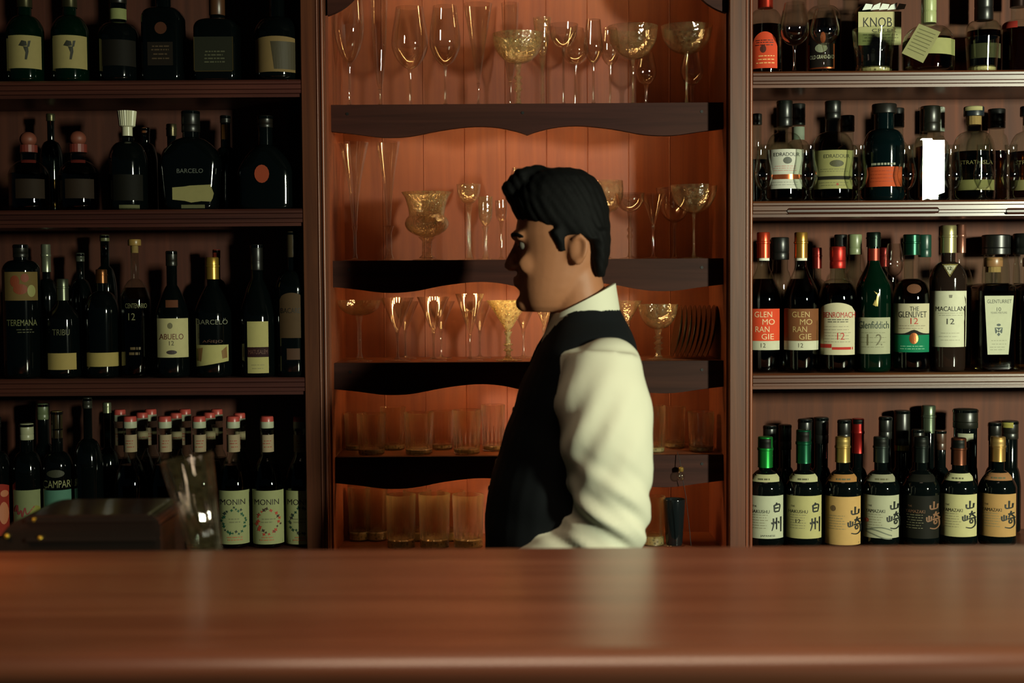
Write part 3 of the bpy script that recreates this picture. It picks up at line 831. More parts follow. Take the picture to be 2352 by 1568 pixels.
yama('whisky bottle with black label and dull brown brush lettering', 2116, '#1c221f', None, '#15140f', 'y', 2145, 1152, 'YAMAZAKI', tcol='#6a4a34', nlab='#15140f', y1=1237)
yama('whisky bottle with yellow-cream label and brown capsule, second from the right', 2203, '#5c3220', None, '#a9a274', 'y', 2228, 1150, 'YAMAZAKI', ytop=1010, ycap=1072, y1=1233, y0=1136, ny=1098)
yama('whisky bottle with tan label and gold capsule, rightmost on the bottom shelf', 2293, '#a07c44', None, '#a07c4c', 'y', 2318, 1150, 'YAMAZAKI', ytop=1007, ycap=1064, y0=1135, y1=1233, nlab='#8a6240', ny=1097, captop='#9a7c4a')
for lab_, cx, yt, nk, col, yc, kd in (
    ('black capped bottle behind the bright green capsule', 1768, 979, 14, '#131411', 1030, 'plain'),
    ('tall black necked bottle between the two green capsules', 1803, 977, 14, '#161512', 1035, 'plain'),
    ('black stoppered bottle directly behind the dark green capsule', 1849, 964, 15, '#121311', 1015, 'plain'),
    ('rear bottle with a tall black cap right of the dark green capsule', 1886, 960, 16, '#10110f', 1020, 'plain'),
    ('black capped bottle behind the gold-brown capsule', 1939, 966, 14, '#141310', 1015, 'plain'),
    ('rear bottle with a long red capsule and black top', 1971, 963, 12, '#9a2420', 1043, 'foil'),
    ('black capped rear bottle left of the gold ringed neck', 2034, 959, 14, '#121310', 1010, 'plain'),
    ('dark rear bottle with a gold ring on its long neck', 2072, 944, 17, '#14130f', 1040, 'plain'),
    ('short black capped rear bottle left of the tall silver capsule', 2109, 988, 13, '#15140f', 1040, 'plain'),
    ('rear bottle with the tallest silver-grey capsule', 2133, 933, 14, '#56604e', 996, 'foil'),
    ('rear bottle with dull brown neck right of the tall silver capsule', 2161, 990, 12, '#3e281c', 1035, 'plain'),
    ('thick necked rear bottle with ridged dark cap and white neck label', 2218, 941, 26, '#15160f', 985, 'plain'),
    ('black capped rear bottle behind the rightmost gold capsule', 2286, 972, 14, '#141410', 1015, 'plain'),
    ('rear bottle with a small yellow paper on its cap at the right', 2320, 968, 18, '#15140f', 1010, 'plain')):
    b = Bottle('whisky_bottle', lab_, cx, yt, R4, 3.068 if cx in (1768, 1849, 1939, 2034, 2109, 2161, 2218, 2286) else 3.127, 26 if nk < 20 else 29, 1120, 1075, nk, (kd, col, yc, nk * 1.08), glass=DARKGLASS, group=G, p=1.5)
    if cx == 2072: b.patch('gold_ring', 2056, 2088, 1024, 1036, foil('#c9ac5a', .3), .003)
    if cx == 1971: b.patch('cap_top', 1960, 1982, 963, 975, foil('#121310', .5), .003, nx=6)
    if cx == 2218: b.patch('neck_label', 2202, 2236, 996, 1014, paper('#8f9078'), .0012)
    if cx == 2320: b.patch('paper_slip', 2302, 2328, 969, 983, paper('#8a8240'), .003)

# ---------------- left shelving, top shelf
L1, L2, L3, L4 = ZL
G = 'bottles on the top left shelf'
def figure(b, l, cx, y):
    b.polys('emblem', [[(cx - 15, y + 12), (cx - 8, y), (cx + 2, y + 2), (cx + 4, y + 12), (cx - 6, y + 14)], [(cx + 6, y + 1), (cx + 12, y), (cx + 9, y + 14), (cx + 4, y + 16)],
                      [(cx - 5, y + 14), (cx + 6, y + 14), (cx + 7, y + 26), (cx + 3, y + 44), (cx - 2, y + 44), (cx, y + 28)]], ink('#2a2a20'), .0012, l)
for cx, x0, x1, lab_ in ((-28, -64, 14, 'dark bottle with pale square label cut off by the left frame edge'),
                         (75, 38, 110, 'dark green bottle with dark figure on a pale square label, left one of two'),
                         (177, 139, 214, 'dark green bottle with dark figure on a pale square label, right one of two')):
    b = Bottle('wine_bottle', lab_, cx, -120, L1, YF, 42, 66, 28, 15, ('foil', '#4a4630', 10), glass=GREENGLASS, group=G, p=1.6)
    l = b.patch('label', x0, x1, 80, 156, paper('#978a5a'))
    figure(b, l, cx, 92)
b = Bottle('liqueur_bottle', 'dark bottle with a small cream collar label, top left shelf', 287, -70, L1, YF, 46, 80, 44, 19, ('plain', '#15140f', 0, 20), group=G)
b.patch('collar_label', 268, 306, 13, 38, paper('#7f8455')); b.patch('label', 250, 325, 90, 150, paper('#171410'))
b = Bottle('liqueur_bottle', 'dark bottle with a dull round brown seal and edge highlights', 390, -90, L1, YF, 46, 40, 10, 17, ('plain', '#17130f', -40, 18), group=G, sq=.036)
b.poly('seal', ell(393, 64, 14, 14), paper('#4a2a1c'), .001, b.t); l = b.patch('label', 362, 420, 96, 150, paper('#1d1712')); b.lines(l, 370, 414, (106, 114, 124, 134), '#4a3a28', 3)
b = Bottle('liqueur_bottle', 'dark square bottle with a thin framed black label, top left shelf', 512, -90, L1, YF, 50, 62, 36, 17, ('plain', '#4a2e1c', 28, 18), group=G, sq=.038)
l = b.patch('label', 466, 556, 84, 164, paper('#23241b'), nx=4); b.lines(l, 490, 540, (118, 126, 134, 142), '#4c4c38', 3)
b.polys('gold_frame', [[(466, 162), (556, 162), (556, 164), (466, 164)], [(466, 84), (468, 84), (468, 164), (466, 164)], [(554, 84), (556, 84), (556, 164), (554, 164)]], foil('#6a5a38'), .0014, l)
b = Bottle('liqueur_bottle', 'dark round-bellied bottle with a brown rounded label beside the post', 648, -80, L1, YF, 52, 70, 30, 17, ('plain', '#17130f', -20, 18), group=G)
l = b.patch('label', 598, 694, 82, 164, paper('#7a6440'), arch=6); b.poly('print', [(632, 94), (690, 94), (690, 158), (640, 158)], ink('#3d3626'), .0012, l)
# ---------------- left shelving, second shelf
G = 'bottles on the second left shelf'
for cx, yb, lab_ in ((77, 334, 'clear bottle with a dull red ball stopper, left one of the pair'), (190, 332, 'clear bottle with a dull red ball stopper, right one of the pair')):
    b = Bottle('tequila_bottle', lab_, cx, yb - 38, L2, YF, 46, 400, 365, 17, ('ball', '#7a4232', 346, 19), glass=BOTTLECLEAR, liq=(.30, .22, .14), group=G, p=1.6, fill=395, yglass=342)
    b.patch('neck_seal', cx - 16, cx + 16, 364, 372, paper('#6a2620')); b.patch('label', cx - 30, cx + 34, 410, 455, paper('#2a2018'))
def dark(name, label, cx, ytop, z, hw, ysh, ynk, nk, cap, ycap, g, kind='plain', Y=YF, **k):
    return Bottle(name, label, cx, ytop, z, Y, hw if Y == YF else min(hw, 26), ysh, ynk, nk, (kind, cap, ycap, nk * 1.1), glass=DARKGLASS, group=g, **k)
dark('liqueur_bottle', 'dark rear bottle with a small glinting cap between the ball stoppers', 129, 258, L2, 38, 370, 320, 8, '#5c5a40', 275, G, 'foil', YBK)
b = Bottle('cognac_bottle', 'dark bottle with a big ribbed crystal stopper', 303, 250, L2, YF, 44, 372, 320, 14, ('ribbed', '#c9c6a8', 308, 22), group=G, yglass=312)
b.patch('base_label', 282, 328, 470, 480, paper('#5c5c40')); b.patch('label', 270, 336, 400, 460, paper('#14130e'))
dark('rum_bottle', 'dark slim bottle with a short cork right of the ribbed stopper', 345, 290, L2, 36, 372, 325, 9, '#7a4a2c', 303, G, 'plain', YBK)
dark('rum_bottle', 'dark rear bottle with a long glinting neck left of the torn label', 404, 282, L2, 38, 380, 335, 10, '#5a523a', 310, G, 'foil', YBK)
b = Bottle('rum_bottle', 'wide dark flared bottle with a torn cream label', 448, 250, L2, YF, 68, 372, 312, 19, ('plain', '#12120f', 300, 21), group=G, sq=.034, p=1.6, e=4, taper=.88)
b.text('BARCELO', 453, 392, 10, '#5c6058', None, 60); l = b.poly('torn_label', [(412, 430), (440, 428), (452, 426), (500, 424), (503, 434), (507, 444), (504, 456), (500, 463), (478, 462), (455, 465), (440, 461), (412, 458)], paper('#8d8658'), .0012, b.t)
b.patch('base_label', 432, 486, 470, 478, paper('#5c5c40'), nx=3)
dark('rum_bottle', 'dark rear bottle with an orange highlight painted on its neck right of the torn label', 527, 262, L2, 38, 385, 335, 11, '#1a1815', 280, G, 'plain', YBK).patch('neck_band_or_glint', 518, 537, 284, 318, foil('#8a5a2c', .3), .001)  # orange highlight on the neck, put in as a foil patch
b = Bottle('liqueur_bottle', 'round dark flask with an orange wax seal', 618, 262, L2, YF, 64, 392, 330, 16, ('plain', '#17130f', 290, 17), group=G, sq=.028, p=1.3, e=2.6)
b.poly('wax_seal', ell(614, 399, 17, 21), pbr('#8a3a22', .4), .0022, b.t)
# ---------------- left shelving, third shelf
G = 'bottles on the third left shelf'
b = Bottle('tequila_bottle', 'dark bottle with a colourful picture label high on its body', 54, 560, L3, YF, 42, 622, 596, 16, ('plain', '#14140f', 590, 17), group=G)
l = b.patch('label', 18, 90, 624, 690, paper('#6e5a34')); b.polys('picture', [ell(40, 646, 10, 14), ell(62, 638, 9, 10), ell(52, 664, 16, 12)], ink('#7d3a22'), .0012, l); b.poly('picture', ell(76, 668, 9, 14), ink('#8d8a54'), .0013, l)
b.text('TEREMANA', 54, 741, 14, '#6e7048', None, 66); b.lines(b.t, 40, 82, (757, 763), '#4a4a30', 2, .0011)
dark('liqueur_bottle', 'dark rear bottle with a long silvery cap', 112, 560, L3, 36, 690, 640, 9, '#8c917a', 624, G, 'foil', YBK)
b = Bottle('rum_bottle', 'dark tapering bottle with silvery neck and a blank cream strip label', 148, 640, L3, YF, 37, 735, 690, 12, ('foil', '#565a4a', 690), group=G, p=-.8, taper=1.08)
b.text('TRIBU', 143, 763, 14, '#5a5a40', None, 38); b.patch('label', 113, 176, 811, 849, paper('#a08c54'))
dark('liqueur_bottle', 'dark rear bottle with thin glinting neck behind the cream strip labels', 190, 580, L3, 36, 700, 640, 9, '#3c3f34', 600, G, 'plain', YBK)
dark('liqueur_bottle', 'dark rear bottle with a pale cork top high above the strip labels', 247, 538, L3, 38, 680, 610, 10, '#5a5a3c', 553, G, 'plain', YBK)
b = dark('rum_bottle', 'dark bottle with a curved blank cream strip label and orange neck', 238, 618, L3, 38, 720, 668, 11, '#6a4020', 650, G, 'foil')
b.patch('label', 202, 276, 810, 842, paper('#a08e54'))
b = Bottle('tequila_bottle', 'slim clear bottle with a wooden mushroom stopper', 315, 548, L3, YF, 34, 690, 640, 9, ('cork', '#8a6c38', 563, 15, 580), glass=BOTTLECLEAR, liq=(.22, .20, .12), group=G, p=1.5, fill=660)
b.text('CENTENARIO', 316, 702, 11, '#6e6c4c', None, 48); b.text('12', 306, 727, 16, '#6e6c4c', None, 15); b.lines(b.t, 296, 330, (800, 812), '#5a4a30', 6, .0011)
b = dark('rum_bottle', 'dark bottle with a large cream label and blurred brown print', 399, 575, L3, 39, 728, 655, 12, '#16150f', 610, G, p=1.2)
b.patch('neck_label', 384, 412, 689, 706, paper('#5a3422'))
l = b.patch('label', 364, 434, 731, 821, paper('#b5ac7e')); b.poly('emblem', ell(393, 748, 6, 7), ink('#6a654a'), .001, l); b.text('ABUELO', 396, 773, 13, '#5c2a22', l, 54); b.text('12', 396, 788, 10, '#4a4434', l, 11); b.poly('emblem', ell(396, 809, 12, 5), ink('#3a3030'), .001, l)
b = dark('rum_bottle', 'dark bottle with gold capsule and slanting cream lower label', 492, 590, L3, 42, 720, 655, 13, '#b08a3c', 641, G, 'foil', p=1.2)
b.text('BARCELÓ', 490, 738, 14, '#70705c', None, 70); l = b.patch('label', 453, 526, 792, 836, paper('#a8a068'), slope=-12)
b.text('AÑEJO', 490, 784, 9, '#5a3a2c', None, 46); b.poly('print', [(457, 800), (468, 798), (464, 830), (458, 828)], ink('#7a5a34'), .0012, l); b.poly('print', [(510, 806), (522, 796), (523, 822), (512, 824)], ink('#7a5a34'), .0012, l)
dark('rum_bottle', 'dark rear bottle with a small red cap behind the gold capsule', 502, 572, L3, 34, 700, 640, 8, '#7a2c20', 592, G, 'plain', YBK)
b = dark('rum_bottle', 'tall dark bottle with two cream blocks on a dark red label', 594, 560, L3, 42, 728, 640, 13, '#141310', 620, G, p=1.2)
l = b.patch('label', 570, 618, 738, 857, paper('#a59c66')); b.patch('dark_band', 570, 618, 797, 820, paper('#2a1416'), .001, l); b.text('MATUSALEM', 594, 808, 10, '#5a3a30', l, 44, .0016); b.lines(l, 576, 612, (838, 846), '#7a7450', 1.4)
b = dark('rum_bottle', 'dark bottle with a brown oval-topped label next to the post', 676, 530, L3, 40, 668, 620, 12, '#3a3020', 590, G)
l = b.patch('label', 645, 700, 672, 776, paper('#4a3826'), arch=16); b.text('BACARDI', 673, 713, 12, '#1d1510', l, 50); b.patch('base_label', 660, 690, 800, 826, paper('#4a3428'))
# ---------------- left shelving, bottom shelf
G = 'bottles on the bottom left shelf'
b = Bottle('liqueur_bottle', 'bottle with a bright red oval label at the left frame edge', -15, 960, L4, YF, 35, 1085, 1040, 14, ('plain', '#14130f', 985, 15), group=G)
l = b.patch('label', -48, 21, 1112, 1232, paper('#8a2a20'), arch=14); b.polys('print', [ell(4, 1135, 9, 8), ell(2, 1180, 11, 26)], ink('#b06a4a'), .0012, l)
b = Bottle('liqueur_bottle', 'dark bottle with white cap and pale green label with pink script', 59, 975, L4, YF, 34, 1100, 1040, 15, ('plain', '#9c9c7c', 1013, 16), group=G)
l = b.patch('label', 27, 92, 1126, 1222, paper('#7c825c')); b.brush(l, [[(0, .5), (.1, .0), (.15, .7), (.3, .4), (.35, .9), (.5, .2), (.6, .7), (1., .1)]], 31, 1160, 42, 30, '#8a3a3a', 1.8); b.poly('emblem', ell(76, 1178, 13, 16), ink('#7a7a34'), .0012, l)
dark('liqueur_bottle', 'dark rear bottle with pale green cap left of the brown capped one', 98, 928, L4, 36, 1080, 1020, 13, '#5c6648', 965, G, 'plain', YBK)
b = Bottle('liqueur_bottle', 'dark bottle with white lettering over a bluish green label, brown cap', 129, 946, L4, YF, 34, 1080, 1040, 13, ('plain', '#5c4a28', 1010, 13), group=G)
b.text('CAMPARI', 128, 1112, 17, '#84845a', None, 64); b.patch('label', 98, 158, 1126, 1215, paper('#4f7a68')); b.poly('emblem', ell(124, 1088, 20, 9), ink('#38382a'), .001, b.t)
dark('liqueur_bottle', 'dark bottle with slim neck and silvery stopper left of the syrups', 245, 926, L4, 38, 1090, 1030, 8, '#84886c', 950, G, 'foil', 3.06)
dark('liqueur_bottle', 'dark bottle with a long highlighted neck right of the white lettered one', 200, 915, L4, 33, 1080, 1010, 10, '#2a2a22', 940, G)
# the syrups
G = 'syrup bottles with red and white caps'
CAPR, CAPW = '#a8443c', '#a3a58c'
LEAF = {'green': ('#1d4a34', '#27302a'), 'red': ('#a03c2c', '#3c2c24'), 'dark': ('#1f3a2c', '#2c2a28')}
def syrup(label, cx, ytop, Y, kind, lx=None, s_=1.):
    z0 = L4
    b = Bottle('syrup_bottle', label, cx, ytop, z0, Y, 37 * s_, ytop + 160, ytop + 92, 14.5 * s_, None, glass=BOTTLECLEAR, liq=(.16, .13, .08), group=G, p=1.3, fill=ytop + 112, yglass=ytop + 26)
    zt, zm, zb = b.zt, b.z(ytop + 12), b.z(ytop + 27)
    r = 15.5 * b.m * s_
    k = sharp(link('cap', *lathe([(r, zb), (r * 1.02, zb + .001), (r * 1.02, zm)], 20), plastic(CAPW), b.t), 40)
    sharp(link('cap_top', *lathe([(r * 1.0, zm), (r * .97, zt - .002), (r * .85, zt)], 20), plastic(CAPR), k), 40)
    n = b.patch('neck_label', cx - 15.5 * s_, cx + 15.5 * s_, ytop + 42, ytop + 82, paper('#98866c'), .0008, nx=8)
    b.lines(n, cx - 11, cx + 11, (ytop + 56, ytop + 62, ytop + 70), '#8a4434', 2, .0014)
    if kind:
        l = b.patch('label', cx - 35, cx + 36, 1127, 1250, paper('#8f9268'))
        b.text('MONIN', cx - 3, 1153, 13, '#231a1a', l, 56)
        c1, c2 = LEAF[kind]
        rnd = random.Random(cx)
        ps = {c1: [], c2: []}
        for i in range(26):
            a = 2 * PI * i / 26 + rnd.uniform(-.1, .1)
            rx, ry = 25 + rnd.uniform(-3, 5), 27 + rnd.uniform(-4, 5)
            x, y = cx + rx * math.cos(a), 1197 + ry * math.sin(a)
            q = rnd.uniform(3, 5.5); th = a + rnd.uniform(-.6, .6)
            ps[c1 if rnd.random() < .65 else c2].append([(x + q * math.cos(th + t) * (1 if k_ % 2 == 0 else .5), y + q * math.sin(th + t) * (1 if k_ % 2 == 0 else .5)) for k_, t in enumerate([0, .8, 1.57, 2.4, 3.14, 4., 4.7, 5.5])])
        for c_, pp in ps.items(): b.polys('leaf_print', pp, ink(c_), .0012, l)
        b.lines(l, cx - 18, cx + 18, (1192, 1199), '#6f7050', 3); b.lines(l, cx - 20, cx + 20, (1234, 1240), '#9a6a48', 3)
    return b
front = [(297, None, 'first syrup bottle from the left, front row'), (377, None, 'second syrup bottle from the left, front row'), (456, None, 'third syrup bottle from the left, front row, behind the leaning glass'),
         (534, 'green', 'front syrup bottle with green leaf wreath on its label'), (612, 'red', 'front syrup bottle with red berry wreath on its label'), (688, 'dark', 'front syrup bottle with dark leaf label beside the post')]
for cx, kd, lab_ in front: syrup(lab_, cx, 959, 3.0 if cx > 650 else YF, kd)
rear = [(325, 950, 3.05, 'syrup bottle right behind the first front one'), (274, 943, 3.118, 'syrup bottle farthest left in the rear row'), (403, 951, 3.05, 'syrup bottle right behind the second front one'),
        (424, 942, 3.118, 'last row syrup bottle behind the second column'), (480, 950, 3.05, 'syrup bottle right behind the third front one'), (497, 942, 3.118, 'last row syrup bottle behind the third column'),
        (549, 951, 3.05, 'syrup bottle right behind the green leaf one'), (345, 942, 3.118, 'last row syrup bottle behind the first column')]
for cx, yt, Y, lab_ in rear: syrup(lab_, cx, yt, Y, None, s_=.88)

# ------------------------------------------------------------------ drinking glasses
SH = {'coupe': [(0, .08), (.05, .32), (.15, .55), (.35, .77), (.6, .92), (1, 1)],
      'saucer': [(0, .07), (.08, .35), (.25, .66), (.5, .86), (.8, .97), (1, 1)],
      'cone': [(0, .09), (.5, .53), (1, 1)],
      'tulip': [(0, .12), (.07, .48), (.2, .80), (.38, 1), (.6, .95), (.8, .84), (1, .74)],
      'flute': [(0, .14), (.1, .42), (.4, .74), (.75, .92), (1, 1)],
      'snifter': [(0, .12), (.06, .5), (.2, .85), (.42, 1), (.7, .86), (1, .66)],
      'trumpet': [(0, .16), (.3, .30), (.6, .52), (.85, .82), (1, 1)],
      'thistle': [(0, .22), (.06, .5), (.16, .76), (.3, .87), (.42, .80), (.5, .70), (.7, .76), (.88, .86), (1, 1)],
      'goblet': [(0, .14), (.08, .5), (.25, .82), (.55, .97), (1, 1)],
      'bowl': [(0, .15), (.1, .55), (.3, .85), (.6, 1), (1, .97)]}
def glass(name, label, kind, cx, yrim, hw, yb, z0, Y, group, foot=30, stem=3.2, mat=None, knob=None, ribs=0, facet=False, tilt=0):
    m = Y / F_PX
    b = P(cx, 900, Y)
    t = thing(name, label, 'glass', (b.x, Y, z0 + .0006), 0, group)
    mat = mat or CLEAR
    zr, zb = P(cx, yrim, Y).z - z0, P(cx, yb, Y).z - z0
    R = hw * m; th = .0011
    outer = [(r * R, zb + (zr - zb) * q) for q, r in interp(SH[kind], 5)]
    inner = [(max(r - th, .0008), max(z, zb + .003) ) for r, z in outer[2:]][::-1]
    prof = [(.0012, zb - .0004)] + outer + inner + [(.0006, zb + .003)]
    rings = []
    seg = 32
    for r, z in prof:
        rr = ring(z, r, seg=seg)
        if ribs and r > R * .3:
            rr = [(x * (1 + .035 * (i % 2)), y * (1 + .035 * (i % 2)), zz) for i, (x, y, zz) in enumerate(rr)]
        rings.append(rr)
    sharp(link('bowl', *loft(rings), mat, t), 30 if ribs else 60)
    rs = stem * m
    rf = foot * m
    zf = min(.006, zb * .25)
    st = [(rs * 1.6, zf * .9), (rs, zf + (zb - zf) * .12)]
    if knob:
        for q in knob: st += [(rs, zf + (zb - zf) * (q - .07)), (rs * 2.1, zf + (zb - zf) * q), (rs, zf + (zb - zf) * (q + .07))]
    st += [(rs * .95, zf + (zb - zf) * .8), (rs * 1.7, zb + .0004)]
    sharp(link('stem', *lathe(st, 8 if facet else 14), STEMG if mat is CLEAR else mat, t), 20 if facet else 60)
    link('foot', *lathe([(rf * .97, 0), (rf, .0008), (rf * .9, .0018), (rf * .35, zf * .6), (rs * 1.7, zf)], 28), mat, t, True)
    if tilt: t.rotation_euler = (0, tilt, 0)
    return t
GA = 3.05; GB = 3.125
Z1, Z2, Z3, Z4, Z5 = ZC
G = 'stemmed glasses on the top lit shelf'
HAZE = thin((.985, .98, .95), .10, 2.4, .0, .035, .25)
glass('wine_glass', 'tall tulip wine glass, leftmost on the top lit shelf', 'tulip', 811, -60, 35, 147, Z1, GA, G, 30)
glass('champagne_flute', 'tall narrow clear flute, second from the left on the top lit shelf', 'flute', 880, -20, 20, 206, Z1, GA, G, 26, 3)
glass('wine_glass', 'tulip wine glass with a bright glint low on its bowl, third from the left', 'tulip', 949, 18, 42, 160, Z1, GA + .02, G, 30)
glass('wine_glass', 'tulip wine glass fourth from the left on the top lit shelf', 'tulip', 1029, 15, 36, 153, Z1, GA, G, 30)
glass('champagne_flute', 'conical golden-lit flute between tulip glass and etched coupe', 'cone', 1104, 10, 33, 192, Z1, GA + .01, G, 27, 2.6)
glass('coupe_glass', 'etched coupe glass with a knobbed stem in the middle of the top lit shelf', 'coupe', 1195, 79, 59, 148, Z1, GA, G, 34, 5, ETCHED, (.35, .5, .65), facet=True)
glass('champagne_flute', 'slim flute standing behind the etched coupe', 'flute', 1177, 8, 20, 190, Z1, GB + .02, G, 24, 3)
glass('cordial_glass', 'small fluted glass right of the etched coupe', 'flute', 1250, 42, 21, 132, Z1, GB, G, 24, 5, HAZE, facet=True)
glass('martini_glass', 'shallow stemmed glass with a scalloped glint, middle of the top lit shelf', 'coupe', 1298, 57, 34, 112, Z1, GA, G, 28, 2.6)
glass('goblet', 'small round goblet behind the shallow stemmed glass', 'snifter', 1325, 66, 30, 150, Z1, GB + .01, G, 26, 3)
glass('champagne_flute', 'tall rounded flute left of the two large coupes', 'tulip', 1366, 46, 22, 148, Z1, GA, G, 26, 2.8)
glass('wine_glass', 'small wine glass behind the left large coupe', 'tulip', 1404, 66, 22, 152, Z1, GB, G, 26, 2.8)
glass('coupe_glass', 'large coupe glass, left one of two on the right of the top lit shelf', 'coupe', 1456, 62, 58, 138, Z1, GA, G, 32, 2.8, HAZE)
glass('brandy_glass', 'short brandy snifter tucked behind the left large coupe', 'snifter', 1486, 122, 24, 196, Z1, GB + .02, G, 24, 4)
glass('coupe_glass', 'large coupe glass, right one of two on the right of the top lit shelf', 'coupe', 1578, 61, 59, 126, Z1, GA, G, 32, 2.8, HAZE)
glass('brandy_glass', 'brandy snifter behind the rightmost large coupe', 'snifter', 1590, 120, 26, 196, Z1, GB + .02, G, 24, 4)
G = 'stemmed glasses on the second lit shelf'
glass('champagne_flute', 'trumpet flute, leftmost on the second lit shelf', 'trumpet', 819, 328, 34, 520, Z2, GA + .01, G, 28, 4)
glass('champagne_flute', 'trumpet flute with bright golden streaks, second on the second lit shelf', 'trumpet', 897, 326, 28, 520, Z2, GA, G, 27, 7)
glass('goblet', 'thistle-shaped glass with round etched bulb on the second lit shelf', 'thistle', 984, 442, 58, 545, Z2, GA, G, 34, 12, ETCHED)
glass('coupe_glass', 'small etched coupe with toothed golden glint left of the man', 'coupe', 1080, 424, 28, 470, Z2, GB, G, 28, 5, HAZE)
glass('goblet', 'small goblet between the etched coupe and the man', 'goblet', 1118, 452, 17, 520, Z2, GA, G, 24, 5, HAZE)
glass('cordial_glass', 'small cordial glass just left of the man\'s forehead', 'goblet', 1154, 461, 14, 512, Z2, GB, G, 22, 3)
glass('brandy_glass', 'tall round glass showing above the man\'s hair', 'snifter', 1197, 386, 27, 480, Z2, GA + .02, G, 26, 4)
glass('coupe_glass', 'ribbed wide glass right behind the man\'s head', 'bowl', 1397, 415, 35, 490, Z2, 3.145, G, 28, 4, HAZE, ribs=1)
glass('coupe_glass', 'knob-stemmed coupe second to the right of the man\'s head', 'coupe', 1448, 444, 34, 488, Z2, GA, G, 27, 4, None, (.45, .6), facet=True)
glass('martini_glass', 'small conical glass third to the right of the man\'s head', 'cone', 1501, 446, 28, 520, Z2, GA, G, 27, 3)
glass('coupe_glass', 'coupe glass behind the wide saucer coupe at the right of the second lit shelf', 'coupe', 1550, 432, 42, 512, Z2, 3.16, G, 27, 4)
glass('coupe_glass', 'wide shallow saucer coupe at the right end of the second lit shelf', 'saucer', 1594, 426, 54, 492, Z2, 3.04, G, 30, 2.8, HAZE)
G = 'cocktail glasses on the third lit shelf'
glass('coupe_glass', 'ribbed coupe, leftmost on the third lit shelf', 'coupe', 827, 690, 49, 726, Z3, GA + .01, G, 30, 5, HAZE, ribs=1)
glass('martini_glass', 'conical cocktail glass second on the third lit shelf', 'cone', 914, 684, 39, 764, Z3, GA, G, 30, 2.8)
glass('martini_glass', 'conical cocktail glass third on the third lit shelf', 'cone', 997, 682, 38, 766, Z3, GA, G, 30, 2.8)
glass('martini_glass', 'brightest conical cocktail glass, fourth on the third lit shelf', 'cone', 1081, 675, 34, 770, Z3, GA, G, 30, 2.8)
glass('martini_glass', 'big frosted-pattern cocktail glass right before the man on the third lit shelf', 'cone', 1168, 690, 50, 762, Z3, GA, G, 32, 6, thin((.96, .93, .82), .12, 2.2, .04, .30, .8), (.3, .5), facet=True)
for cx, lab_ in ((932, 'rear cocktail glass showing its stem behind the second conical one'), (1014, 'rear cocktail glass showing its stem behind the third conical one'),
                 (1103, 'rear cocktail glass behind the brightest conical one'), (1203, 'rear cocktail glass behind the frosted-pattern one')):
    glass('martini_glass', lab_, 'cone', cx, 692, 33, 762, Z3, GB + .02, G, 26, 2.8)
glass('cordial_glass', 'small cut glass under the man\'s chin on the third lit shelf', 'cone', 1251, 700, 24, 752, Z3, GA, G, 24, 4, HAZE)
glass('coupe_glass', 'ribbed cocktail glass behind the man\'s shoulder on the third lit shelf', 'cone', 1441, 691, 34, 745, Z3, GA + .02, G, 26, 4, HAZE, ribs=1)
glass('coupe_glass', 'round coupe with a notched stem left of the leaning saucers', 'coupe', 1512, 699, 46, 757, Z3, GA, G, 30, 6, HAZE, (.3, .5, .7), facet=True)
# thin metal saucers leaning on edge
G = 'metal saucers standing on edge'
SAUCER = pbr('#8a6c44', .2, .95, .5)
names = ['first metal saucer on edge, beside the notched coupe', 'second metal saucer on edge from the left', 'third metal saucer on edge from the left', 'fourth metal saucer on edge, in the middle of the row',
         'fifth metal saucer on edge from the left', 'sixth metal saucer on edge from the left', 'seventh metal saucer on edge, second from the right', 'eighth metal saucer on edge, nearest the right cabinet side']
for i in range(8):
    cx = 1558 + i * 11.0
    b = P(cx, 780, 3.09)
    r = .0575
    V, Fs = lathe([(.001, 0), (.030, 0), (r * .8, .004), (r, .008), (r, .009), (r * .79, .0052), (.029, .0012), (.001, .0012)], 36)
    o = tag(sharp(link('saucer', V, Fs, SAUCER), 50), names[i], 'saucer', G)
    o.rotation_euler = (0, math.radians(-80), 0)
    o.location = (b.x + .004, 3.092, Z3 + r * math.sin(math.radians(80)) + .0015)
# ---- tumblers
def tumbler(name, label, cx, yrim, hw, z0, Y, group, cuts=0, mat=None, taper=.88, base=.012, ybelow=None):
    m = Y / F_PX
    b = P(cx, 900, Y)
    H = P(cx, yrim, Y).z - z0
    R = hw * m
    t = thing(name, label, 'glass', (b.x, Y, z0 + .0006), 0, group)
    seg = 32
    rings = []
    def rg(r, z, cut=False):
        out = []
        for j in range(seg):
            a = 2 * PI * j / seg
            q = r * (1 - (.075 if (cut and j % 2) else 0))
            out.append((q * math.cos(a), q * math.sin(a), z))
        return out
    n = 8
    rings.append(rg(R * taper * .9, 0)); rings.append(rg(R * taper, .0015))
    for i in range(1, n + 1):
        q = i / n
        rings.append(rg(R * (taper + (1 - taper) * q), .0015 + (H - .0015) * q, cuts and q < cuts))
    rings.append(rg(R - .0007, H + .0004)); rings.append(rg(R - .0018, H))
    for i in range(n - 1, -1, -1):
        q = i / n
        rings.append(rg(R * (taper + (1 - taper) * q) - .0022 - (.001 if cuts else 0), max(base, .0015 + (H - .0015) * q)))
    rings.append(rg(R * taper * .4, base - .001))
    sharp(link('glass_wall', *loft(rings), mat or CRYSTAL, t), 20 if cuts else 50)
    link('base', *lathe([(R * taper * .86, .002), (R * taper * .93, .004), (R * taper * .93, base * .8), (R * taper * .8, base * .95)], 24), thin((.97, .95, .85), .22, 1.8, .03, 1.1, .9), t)  # inner disc whose yellow scatter paints the golden glow of the bottom
    return t
G = 'tumblers on the fourth lit shelf'
